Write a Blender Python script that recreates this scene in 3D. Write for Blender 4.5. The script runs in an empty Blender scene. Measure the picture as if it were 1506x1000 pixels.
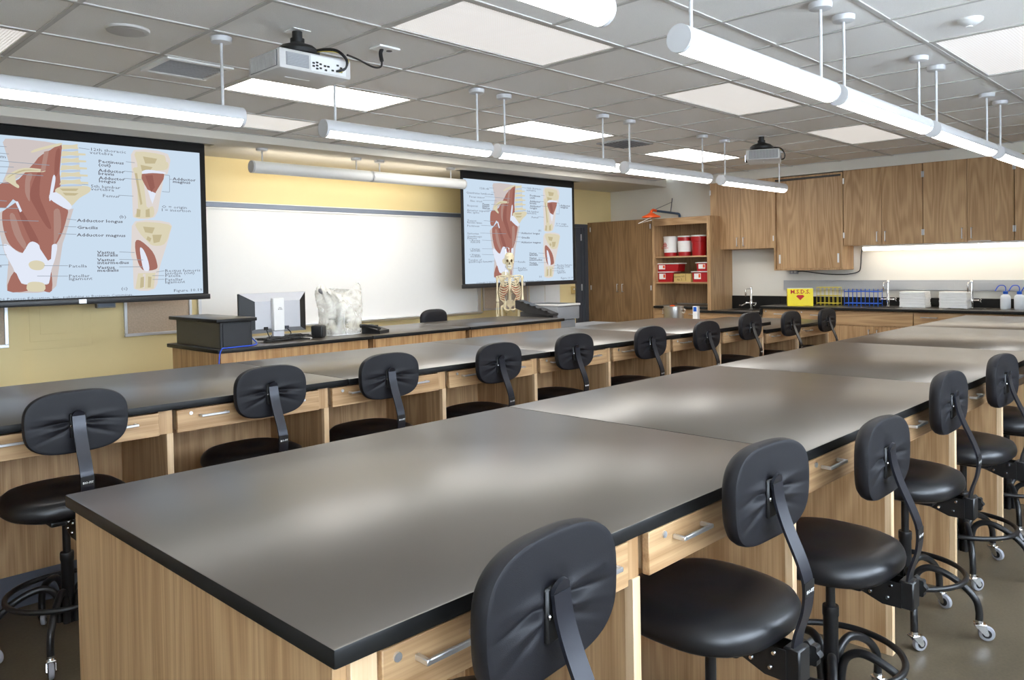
import bpy, bmesh, math, random
from mathutils import Vector, Matrix
PI = math.pi
random.seed(7)
sc = bpy.context.scene
COL = sc.collection

# ---------------------------------------------------------------- camera
F_PX, CY, YAW, PITCH, ROLL = 1162.4, 418.97, 0.8003, 0.0223, -0.019
_f = Vector((math.sin(YAW) * math.cos(PITCH), math.cos(YAW) * math.cos(PITCH), -math.sin(PITCH)))
_r = Vector((math.cos(YAW), -math.sin(YAW), 0))
_u = _r.cross(_f)
_c, _s = math.cos(ROLL), math.sin(ROLL)
_R, _U = _c * _r + _s * _u, -_s * _r + _c * _u
cam_d = bpy.data.cameras.new('camera')
cam_d.sensor_fit = 'HORIZONTAL'
cam_d.sensor_width = 36.0
cam_d.lens = 36.0 * F_PX / 1506.0
cam_d.shift_y = -(500 - CY) / 1506.0
cam_d.clip_start = 0.05
cam = bpy.data.objects.new('camera', cam_d)
COL.objects.link(cam)
cam.matrix_world = Matrix(((_R.x, _U.x, -_f.x, 0), (_R.y, _U.y, -_f.y, 0), (_R.z, _U.z, -_f.z, 1.4765), (0, 0, 0, 1)))
sc.camera = cam

# ---------------------------------------------------------------- world, exposure
wd = bpy.data.worlds.new('world')
sc.world = wd
wd.use_nodes = True
wd.node_tree.nodes['Background'].inputs[0].default_value = (0.74, 0.86, 1.0, 1)
wd.node_tree.nodes['Background'].inputs[1].default_value = 7.5
sc.view_settings.view_transform = 'Standard'
sc.view_settings.look = 'None'
sc.view_settings.exposure = 1.32
sc.view_settings.gamma = 1.0
sc.view_settings.use_curve_mapping = False
# light levels of the lamps (emission strength of their diffusers)
L_TUBE, L_TROFFER, L_TROFFER_DIM, L_WASH, L_UNDER, L_SCREEN = 5.6, 4.6, 0.225, 5.0, 3.4, 0.405

# ---------------------------------------------------------------- helpers
class MB:
    def __init__(s):
        s.bm = bmesh.new()

    def _app(s, bm2, M=None):
        me = bpy.data.meshes.new('tmp')
        bm2.to_mesh(me)
        bm2.free()
        if M is not None:
            me.transform(M)
        s.bm.from_mesh(me)
        bpy.data.meshes.remove(me)

    def box(s, x0, x1, y0, y1, z0, z1, c=0.0, seg=1, M=None):
        b = bmesh.new()
        vs = [b.verts.new((x, y, z)) for x in (x0, x1) for y in (y0, y1) for z in (z0, z1)]
        for q in ((0, 1, 3, 2), (4, 6, 7, 5), (0, 4, 5, 1), (2, 3, 7, 6), (0, 2, 6, 4), (1, 5, 7, 3)):
            b.faces.new([vs[i] for i in q])
        if c:
            bmesh.ops.bevel(b, geom=list(b.edges), offset=c, segments=seg, profile=0.5, affect='EDGES')
        s._app(b, M)
        return s

    def rings(s, rings, closed=True, cap0=True, cap1=True, loop=False):
        vr = [[s.bm.verts.new(p) for p in r] for r in rings]
        n = len(vr[0])
        pairs = list(zip(vr[:-1], vr[1:]))
        if loop:
            pairs.append((vr[-1], vr[0]))
        for a, b in pairs:
            for i in range(n if closed else n - 1):
                j = (i + 1) % n
                try:
                    s.bm.faces.new((a[i], a[j], b[j], b[i]))
                except ValueError:
                    pass
        if not loop:
            if cap0:
                s.bm.faces.new(vr[0])
            if cap1:
                s.bm.faces.new(vr[-1])
        return s

    def tube(s, pts, r, n=8, closed=False, cap=True):
        pts = [Vector(p) for p in pts]
        N = len(pts)
        rr = r if isinstance(r, (list, tuple)) else [r] * N
        tans = []
        for i in range(N):
            if closed:
                t = pts[(i + 1) % N] - pts[i - 1]
            else:
                t = pts[min(i + 1, N - 1)] - pts[max(i - 1, 0)]
            tans.append(t.normalized())
        up = Vector((0, 0, 1)) if abs(tans[0].z) < 0.9 else Vector((1, 0, 0))
        nrm = tans[0].cross(up).normalized()
        out = []
        for i in range(N):
            t = tans[i]
            nrm = (nrm - t * nrm.dot(t)).normalized()
            bn = t.cross(nrm)
            out.append([pts[i] + (nrm * math.cos(a) + bn * math.sin(a)) * rr[i] for a in [2 * PI * k / n for k in range(n)]])
        s.rings(out, loop=closed, cap0=cap, cap1=cap)
        return s

    def cyl(s, p0, p1, r0, r1=None, n=16):
        return s.tube([p0, p1], [r0, r0 if r1 is None else r1], n)

    def lathe(s, prof, c=(0, 0, 0), n=24, M=None):
        b = MB()
        rg = [[(c[0] + r * math.cos(2 * PI * k / n), c[1] + r * math.sin(2 * PI * k / n), c[2] + z) for k in range(n)] for r, z in prof]
        b.rings(rg)
        s._app(b.bm, M)
        return s

    def prism(s, poly, axis, a, b):
        """poly: 2-D outline in the two other axes (order x,y,z kept)."""
        def p3(q, t):
            l = list(q)
            l.insert(axis, t)
            return tuple(l)
        return s.rings([[p3(q, a) for q in poly], [p3(q, b) for q in poly]])

    def strip(s, path, w, t):
        """flat bar along a path in the YZ plane: width w along X, thickness t."""
        P = [Vector((0, p[0], p[1])) for p in path]
        rg = []
        for i, p in enumerate(P):
            d = (P[min(i + 1, len(P) - 1)] - P[max(i - 1, 0)]).normalized()
            nn = Vector((0, -d.z, d.y))
            rg.append([p + Vector((sx * w / 2, 0, 0)) + nn * (sy * t / 2) for sx, sy in ((-1, -1), (1, -1), (1, 1), (-1, 1))])
        return s.rings(rg)

    def face(s, pts):
        s.bm.faces.new([s.bm.verts.new(p) for p in pts])
        return s

    def xf(s, M):
        s.bm.transform(M)
        return s

    def mesh(s, name, mat, ang=40, normals=True):
        if normals:
            bmesh.ops.recalc_face_normals(s.bm, faces=list(s.bm.faces))
        me = bpy.data.meshes.new(name)
        s.bm.to_mesh(me)
        s.bm.free()
        if mat is not None:
            me.materials.append(mat)
        for p in me.polygons:
            p.use_smooth = True
        if mat is not None and mat.name == 'black_epoxy_top':      # same epoxy: shade on upright faces painted in as a darker colour
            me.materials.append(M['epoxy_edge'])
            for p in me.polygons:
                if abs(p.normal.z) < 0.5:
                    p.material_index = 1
        me.set_sharp_from_angle(angle=math.radians(ang))
        return me

    def build(s, name, mat, parent=None, ang=40, world=True, normals=True):
        if parent is not None and world:
            o = Vector((0, 0, 0))
            q = parent
            while q is not None:
                o += q.location
                q = q.parent
            s.bm.transform(Matrix.Translation(-o))
        return link(name, s.mesh(name, mat, ang, normals), parent)


def link(name, me, parent=None):
    ob = bpy.data.objects.new(name, me)
    COL.objects.link(ob)
    ob.parent = parent
    return ob


def tag(o, label, cat, group=None, kind=None):
    o['label'] = label
    o['category'] = cat
    if group:
        o['group'] = group
    if kind:
        o['kind'] = kind
    return o


def struct(o):
    o['kind'] = 'structure'
    return o


def thing(name, label, cat, loc=(0, 0, 0), rotz=0.0, group=None):
    o = bpy.data.objects.new(name, None)
    COL.objects.link(o)
    o.empty_display_size = 0.1
    o.location = loc
    o.rotation_euler = (0, 0, rotz)
    return tag(o, label, cat, group)


def dup(root, loc, rotz, label):
    r = root.copy()
    COL.objects.link(r)
    r.location = loc
    r.rotation_euler = (0, 0, rotz)
    r['label'] = label
    for ch in list(root.children):
        c = ch.copy()
        COL.objects.link(c)
        c.parent = r
        for g in list(ch.children):
            d = g.copy()
            COL.objects.link(d)
            d.parent = c
    return r


def catmull(pts, k=6, closed=False):
    P = [Vector(p) for p in pts]
    n = len(P)
    out = []
    for i in range(n if closed else n - 1):
        if closed:
            a, b, c, d = P[i - 1], P[i], P[(i + 1) % n], P[(i + 2) % n]
        else:
            a, b, c, d = P[max(i - 1, 0)], P[i], P[i + 1], P[min(i + 2, n - 1)]
        for j in range(k):
            t = j / k
            out.append(0.5 * ((2 * b) + (c - a) * t + (2 * a - 5 * b + 4 * c - d) * t * t + (3 * b - a - 3 * c + d) * t ** 3))
    if not closed:
        out.append(P[-1])
    return out


def text_mesh(body, size, mat, M, parent, name='lettering', bold=False, sx=1.0, align='LEFT'):
    cu = bpy.data.curves.new(name, 'FONT')
    cu.body = body
    cu.size = size
    cu.resolution_u = 1
    cu.align_x = align
    if bold:
        cu.offset = size * 0.018
    tmp = bpy.data.objects.new('tmp_text', cu)
    COL.objects.link(tmp)
    bpy.context.view_layer.update()
    me = bpy.data.meshes.new_from_object(tmp)
    bpy.data.objects.remove(tmp)
    bpy.data.curves.remove(cu)
    me.transform(Matrix.Diagonal((sx, 1, 1, 1)))
    me.transform(M)
    if parent is None:
        return me
    me.materials.clear()
    me.materials.append(mat)
    return link(name, me, parent)


def join_meshes(name, meshes, mat, parent=None):
    bm = bmesh.new()
    for m in meshes:
        bm.from_mesh(m)
        bpy.data.meshes.remove(m)
    me = bpy.data.meshes.new(name)
    bm.to_mesh(me)
    bm.free()
    me.materials.append(mat)
    return link(name, me, parent)


def frame_m(o, ex, ey):
    """matrix sending x->ex, y->ey, origin->o"""
    ex, ey = Vector(ex).normalized(), Vector(ey).normalized()
    ez = ex.cross(ey)
    return Matrix(((ex.x, ey.x, ez.x, o[0]), (ex.y, ey.y, ez.y, o[1]), (ex.z, ey.z, ez.z, o[2]), (0, 0, 0, 1)))


# ---------------------------------------------------------------- materials
def lin(c):
    r = []
    for v in c[:3]:
        v = v / 255.0
        r.append(v / 12.92 if v <= 0.04045 else ((v + 0.055) / 1.055) ** 2.4)
    return (r[0], r[1], r[2], 1.0)


def base_mat(name):
    m = bpy.data.materials.new(name)
    m.use_nodes = True
    nt = m.node_tree
    return m, nt, nt.nodes['Principled BSDF']


def pbr(name, col, rough=0.5, metal=0.0, var=0.06, scale=14.0, bump=0.0, bscale=200.0, ior=1.5, trans=0.0, alpha=1.0, coat=0.0, rvar=0.0, coat_r=0.1):
    """plain surface with a little procedural colour variation and fine relief"""
    m, nt, b = base_mat(name)
    tc = nt.nodes.new('ShaderNodeTexCoord')
    nz = nt.nodes.new('ShaderNodeTexNoise')
    nz.inputs['Scale'].default_value = scale
    nz.inputs['Detail'].default_value = 4
    nt.links.new(tc.outputs['Object'], nz.inputs['Vector'])
    mx = nt.nodes.new('ShaderNodeMix')
    mx.data_type = 'RGBA'
    c = lin(col)
    mx.inputs[6].default_value = tuple(v * (1 - var) for v in c[:3]) + (1,)
    mx.inputs[7].default_value = tuple(min(1, v * (1 + var)) for v in c[:3]) + (1,)
    nt.links.new(nz.outputs['Fac'], mx.inputs[0])
    nt.links.new(mx.outputs[2], b.inputs['Base Color'])
    b.inputs['Roughness'].default_value = rough
    b.inputs['Metallic'].default_value = metal
    b.inputs['IOR'].default_value = ior
    b.inputs['Transmission Weight'].default_value = trans
    b.inputs['Alpha'].default_value = alpha
    b.inputs['Coat Weight'].default_value = coat
    b.inputs['Coat Roughness'].default_value = coat_r
    if rvar:
        mr = nt.nodes.new('ShaderNodeMapRange')
        mr.inputs[3].default_value = rough - rvar
        mr.inputs[4].default_value = rough + rvar
        nt.links.new(nz.outputs['Fac'], mr.inputs[0])
        nt.links.new(mr.outputs[0], b.inputs['Roughness'])
    if bump:
        n2 = nt.nodes.new('ShaderNodeTexNoise')
        n2.inputs['Scale'].default_value = bscale
        n2.inputs['Detail'].default_value = 3
        nt.links.new(tc.outputs['Object'], n2.inputs['Vector'])
        bp = nt.nodes.new('ShaderNodeBump')
        bp.inputs['Strength'].default_value = bump
        bp.inputs['Distance'].default_value = 0.002
        nt.links.new(n2.outputs['Fac'], bp.inputs['Height'])
        nt.links.new(bp.outputs['Normal'], b.inputs['Normal'])
    return m


def glow(name, col, strength, lens=False):
    m, nt, b = base_mat(name)
    b.inputs['Base Color'].default_value = (0.8, 0.8, 0.8, 1)
    b.inputs['Emission Color'].default_value = lin(col)
    b.inputs['Emission Strength'].default_value = strength
    b.inputs['Roughness'].default_value = 0.5
    if lens:      # prismatic lens: rows of tiny pyramids
        tc = nt.nodes.new('ShaderNodeTexCoord')
        fac = []
        for ax in (0, 1):
            w = nt.nodes.new('ShaderNodeTexWave')
            w.bands_direction = 'X' if ax == 0 else 'Y'
            w.inputs['Scale'].default_value = 20.0
            nt.links.new(tc.outputs['Object'], w.inputs['Vector'])
            fac.append(w)
        mu = nt.nodes.new('ShaderNodeMath')
        mu.operation = 'MULTIPLY'
        nt.links.new(fac[0].outputs['Fac'], mu.inputs[0])
        nt.links.new(fac[1].outputs['Fac'], mu.inputs[1])
        mr = nt.nodes.new('ShaderNodeMapRange')
        mr.inputs[3].default_value = strength * 0.35
        mr.inputs[4].default_value = strength * 2.6
        nt.links.new(mu.outputs[0], mr.inputs[0])
        nt.links.new(mr.outputs[0], b.inputs['Emission Strength'])
    return m


def oak(name, axis='Z', light=(194, 160, 119), dark=(158, 122, 84), rough=0.42):
    """plain-sawn oak veneer; grain runs along AXIS"""
    m, nt, b = base_mat(name)
    N, Lk = nt.nodes.new, nt.links.new
    tc = N('ShaderNodeTexCoord')
    oi = N('ShaderNodeObjectInfo')
    add = N('ShaderNodeVectorMath')
    add.operation = 'MULTIPLY_ADD'
    add.inputs[1].default_value = (1, 1, 1)
    cr = N('ShaderNodeCombineXYZ')
    mu = N('ShaderNodeMath')
    mu.operation = 'MULTIPLY'
    mu.inputs[1].default_value = 37.0
    Lk(oi.outputs['Random'], mu.inputs[0])
    for i in range(3):
        Lk(mu.outputs[0], cr.inputs[i])
    Lk(tc.outputs['Object'], add.inputs[0])
    Lk(cr.outputs[0], add.inputs[2])

    def mapped(sx, sl):
        mp = N('ShaderNodeMapping')
        s3 = [sx, sx, sx]
        s3['XYZ'.index(axis)] = sl
        mp.inputs['Scale'].default_value = s3
        Lk(add.outputs[0], mp.inputs['Vector'])
        return mp
    big = N('ShaderNodeTexNoise')       # cathedral figure: contour bands of a stretched noise
    big.inputs['Scale'].default_value = 1.0
    big.inputs['Detail'].default_value = 1.5
    Lk(mapped(5.0, 0.55).outputs[0], big.inputs['Vector'])
    mm = N('ShaderNodeMath')
    mm.operation = 'MULTIPLY'
    mm.inputs[1].default_value = 75.0
    Lk(big.outputs['Fac'], mm.inputs[0])
    sn = N('ShaderNodeMath')
    sn.operation = 'SINE'
    Lk(mm.outputs[0], sn.inputs[0])
    fine = N('ShaderNodeTexNoise')
    fine.inputs['Scale'].default_value = 1.0
    fine.inputs['Detail'].default_value = 4
    Lk(mapped(160.0, 3.0).outputs[0], fine.inputs['Vector'])
    wide = N('ShaderNodeTexNoise')
    wide.inputs['Scale'].default_value = 1.0
    Lk(mapped(9.0, 0.3).outputs[0], wide.inputs['Vector'])
    s1 = N('ShaderNodeMath')
    s1.operation = 'MULTIPLY_ADD'
    s1.inputs[1].default_value = 0.14
    Lk(sn.outputs[0], s1.inputs[0])
    s2 = N('ShaderNodeMath')
    s2.operation = 'MULTIPLY_ADD'
    s2.inputs[1].default_value = 0.9
    Lk(fine.outputs['Fac'], s2.inputs[0])
    s3 = N('ShaderNodeMath')
    s3.operation = 'MULTIPLY_ADD'
    s3.inputs[1].default_value = 0.7
    s3.inputs[2].default_value = -0.3
    Lk(wide.outputs['Fac'], s3.inputs[0])
    Lk(s3.outputs[0], s2.inputs[2])
    Lk(s2.outputs[0], s1.inputs[2])
    rp = N('ShaderNodeValToRGB')
    rp.color_ramp.elements[0].position = 0.25
    rp.color_ramp.elements[0].color = lin(dark)
    rp.color_ramp.elements[1].position = 0.78
    rp.color_ramp.elements[1].color = lin(light)
    Lk(s1.outputs[0], rp.inputs[0])
    Lk(rp.outputs[0], b.inputs['Base Color'])
    b.inputs['Roughness'].default_value = rough
    bp = N('ShaderNodeBump')
    bp.inputs['Strength'].default_value = 0.08
    bp.inputs['Distance'].default_value = 0.001
    Lk(fine.outputs['Fac'], bp.inputs['Height'])
    Lk(bp.outputs[0], b.inputs['Normal'])
    return m


def concrete():
    m, nt, b = base_mat('polished_concrete')
    N, Lk = nt.nodes.new, nt.links.new
    tc = N('ShaderNodeTexCoord')
    n1 = N('ShaderNodeTexNoise')
    n1.inputs['Scale'].default_value = 2.2
    n1.inputs['Detail'].default_value = 8
    n2 = N('ShaderNodeTexNoise')
    n2.inputs['Scale'].default_value = 90
    n2.inputs['Detail'].default_value = 2
    for n in (n1, n2):
        Lk(tc.outputs['Object'], n.inputs['Vector'])
    ad = N('ShaderNodeMath')
    ad.operation = 'MULTIPLY_ADD'
    ad.inputs[1].default_value = 0.4
    Lk(n2.outputs['Fac'], ad.inputs[0])
    Lk(n1.outputs['Fac'], ad.inputs[2])
    rp = N('ShaderNodeValToRGB')
    rp.color_ramp.elements[0].position = 0.45
    rp.color_ramp.elements[0].color = lin((76, 67, 52))
    rp.color_ramp.elements[1].position = 0.95
    rp.color_ramp.elements[1].color = lin((104, 93, 75))
    Lk(ad.outputs[0], rp.inputs[0])
    Lk(rp.outputs[0], b.inputs['Base Color'])
    b.inputs['Roughness'].default_value = 0.5
    return m


M = {}
M['oak'] = oak('oak_upright_grain')
M['oak_x'] = oak('oak_grain_along_bench', 'X')
M['oak_y'] = oak('oak_grain_along_counter', 'Y')
M['oak_desk'] = oak('oak_honey', 'Z', (212, 170, 120), (176, 130, 82))
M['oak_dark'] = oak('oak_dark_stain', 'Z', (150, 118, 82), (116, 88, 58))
M['oak_edge'] = oak('oak_pale_edge', 'Z', (222, 194, 158), (202, 170, 130))
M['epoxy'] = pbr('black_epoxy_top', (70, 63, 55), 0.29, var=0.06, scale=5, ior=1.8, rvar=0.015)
M['epoxy_edge'] = pbr('black_epoxy_shaded_edge', (17, 17, 17), 0.5, var=0.1, ior=1.4)  # same epoxy as the top, with the edge shade put into its colour
M['concrete'] = concrete()
M['tile'] = pbr('acoustic_tile', (243, 240, 235), 0.95, var=0.08, scale=160, bump=0.9, bscale=260)
M['tee'] = pbr('painted_tee', (196, 193, 188), 0.6, var=0.02)
M['unseen'] = pbr('taupe_wall_paint', (216, 211, 201), 0.8, var=0.03, scale=3)
M['yellow'] = pbr('yellow_wall_paint', (238, 217, 162), 0.75, var=0.02, scale=3)
M['cream'] = pbr('offwhite_wall_paint', (226, 222, 212), 0.75, var=0.02, scale=3)
M['gyp'] = pbr('soffit_paint', (224, 219, 208), 0.8, var=0.02, scale=3)
M['white'] = pbr('white_enamel', (238, 238, 236), 0.35, var=0.01)
M['enamel'] = pbr('lamp_housing_enamel', (206, 206, 207), 0.35, var=0.01)
M['white_matte'] = pbr('white_matte_plastic', (228, 228, 226), 0.5, var=0.02)
M['board'] = pbr('whiteboard_enamel', (244, 243, 240), 0.22, var=0.01)
M['alu'] = pbr('satin_aluminium', (226, 228, 232), 0.42, 1.0, var=0.03)
M['alu_paint'] = pbr('grey_rail', (128, 138, 156), 0.4, 0.3, var=0.03)
M['chrome'] = pbr('chrome', (225, 226, 228), 0.08, 1.0, var=0.01)
M['steel'] = pbr('brushed_steel', (222, 219, 214), 0.34, 1.0, var=0.05)
M['vinyl'] = pbr('black_vinyl', (21, 21, 24), 0.34, var=0.1, bump=0.08, bscale=500)
M['shell'] = pbr('black_moulded_vinyl', (19, 19, 24), 0.52, ior=1.38, var=0.08, bump=0.25, bscale=900)
M['powder'] = pbr('black_powder_coat', (22, 22, 24), 0.36, var=0.08)
M['stem'] = pbr('satin_black_bar', (38, 39, 46), 0.30, 0.35, var=0.05)
M['rubber'] = pbr('grey_rubber', (150, 150, 155), 0.6, var=0.06)
M['black'] = pbr('black_plastic', (22, 22, 23), 0.45, var=0.1)
M['charcoal'] = pbr('charcoal_laminate', (38, 38, 40), 0.38, var=0.08)
M['screen_black'] = pbr('black_screen_border', (14, 14, 15), 0.8, var=0.1)
M['toe'] = pbr('grey_vinyl_base', (86, 90, 100), 0.5, var=0.05)
M['door_grey'] = pbr('dark_grey_door_paint', (66, 70, 78), 0.4, var=0.03)
M['silver'] = pbr('silver_plastic', (196, 197, 202), 0.4, 0.2, var=0.03)
M['projgrey'] = pbr('pale_grey_plastic', (205, 203, 200), 0.5, var=0.02)
M['projdark'] = pbr('grille_grey', (112, 112, 114), 0.6, var=0.1)
M['bone'] = pbr('ivory_bone', (226, 214, 182), 0.55, var=0.12, scale=40)
M['bone_dark'] = pbr('dark_socket', (84, 66, 40), 0.8, var=0.1)
M['muscle'] = pbr('painted_muscle_red', (176, 88, 60), 0.6, var=0.15, scale=60)
M['red'] = pbr('red_plastic', (170, 22, 28), 0.35, var=0.05)
M['redprint'] = pbr('red_print', (196, 34, 38), 0.6, var=0.03)
M['orange'] = pbr('orange_plastic', (236, 92, 34), 0.4, var=0.05)
M['bluepipe'] = pbr('blue_grey_pipe', (70, 92, 120), 0.35, 0.3, var=0.08)
M['blue'] = pbr('blue_wire_coat', (24, 92, 200), 0.4, var=0.05)
M['bluecord'] = pbr('blue_cord', (34, 80, 200), 0.45, var=0.05)
M['yellow_pl'] = pbr('yellow_plastic', (246, 226, 20), 0.4, var=0.03)
M['yellow_wire'] = pbr('yellow_wire_coat', (214, 196, 60), 0.4, var=0.05)
M['card'] = pbr('cardboard', (196, 168, 104), 0.8, var=0.06, scale=40)
M['ink'] = pbr('black_ink', (30, 28, 26), 0.8, var=0.05)
M['tack'] = pbr('linen_tackboard', (198, 178, 156), 0.9, var=0.22, scale=70, bump=0.4, bscale=300)
M['grey'] = pbr('grey_metal_paint', (170, 172, 174), 0.45, var=0.03)
M['printer'] = pbr('printer_grey', (136, 138, 142), 0.5, var=0.04)
M['paper'] = pbr('white_paper', (236, 236, 234), 0.8, var=0.03)
M['pvc'] = pbr('milky_bottle', (226, 230, 234), 0.3, var=0.02)
M['glow_tube'] = glow('tube_diffuser', (255, 252, 246), L_TUBE)
M['glow_wash'] = glow('wash_diffuser', (255, 246, 230), L_WASH)
M['glow_under'] = glow('under_cabinet_diffuser', (255, 246, 230), L_UNDER)
M['lens'] = glow('troffer_lens', (255, 251, 244), L_TROFFER)
M['lens_dim'] = glow('prismatic_troffer_lens', (255, 250, 244), L_TROFFER_DIM, True)


def plastic_film():
    m, nt, b = base_mat('clear_plastic_bag')
    b.inputs['Base Color'].default_value = lin((232, 230, 220))
    b.inputs['Roughness'].default_value = 0.25
    tr = nt.nodes.new('ShaderNodeBsdfTransparent')
    mx = nt.nodes.new('ShaderNodeMixShader')
    nz = nt.nodes.new('ShaderNodeTexNoise')
    nz.inputs['Scale'].default_value = 9
    nz.inputs['Detail'].default_value = 7
    nz.inputs['Distortion'].default_value = 1.5
    tc = nt.nodes.new('ShaderNodeTexCoord')
    nt.links.new(tc.outputs['Object'], nz.inputs['Vector'])
    mr = nt.nodes.new('ShaderNodeMapRange')
    mr.inputs[1].default_value = 0.3
    mr.inputs[2].default_value = 0.7
    mr.inputs[3].default_value = 0.22
    mr.inputs[4].default_value = 0.62
    nt.links.new(nz.outputs['Fac'], mr.inputs[0])
    nt.links.new(mr.outputs[0], mx.inputs[0])
    nt.links.new(tr.outputs[0], mx.inputs[1])
    nt.links.new(b.outputs[0], mx.inputs[2])
    nt.links.new(mx.outputs[0], nt.nodes['Material Output'].inputs['Surface'])
    return m


M['film'] = plastic_film()


def window_glass():
    m, nt, b = base_mat('window_glass')
    b.inputs['Roughness'].default_value = 0.02
    tr = nt.nodes.new('ShaderNodeBsdfTransparent')
    mx = nt.nodes.new('ShaderNodeMixShader')
    mx.inputs[0].default_value = 0.06
    nt.links.new(tr.outputs[0], mx.inputs[1])
    nt.links.new(b.outputs[0], mx.inputs[2])
    nt.links.new(mx.outputs[0], nt.nodes['Material Output'].inputs['Surface'])
    return m


M['glass'] = window_glass()
ORD = ['first', 'second', 'third', 'fourth', 'fifth', 'sixth', 'seventh', 'eighth', 'ninth', 'tenth']

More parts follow.
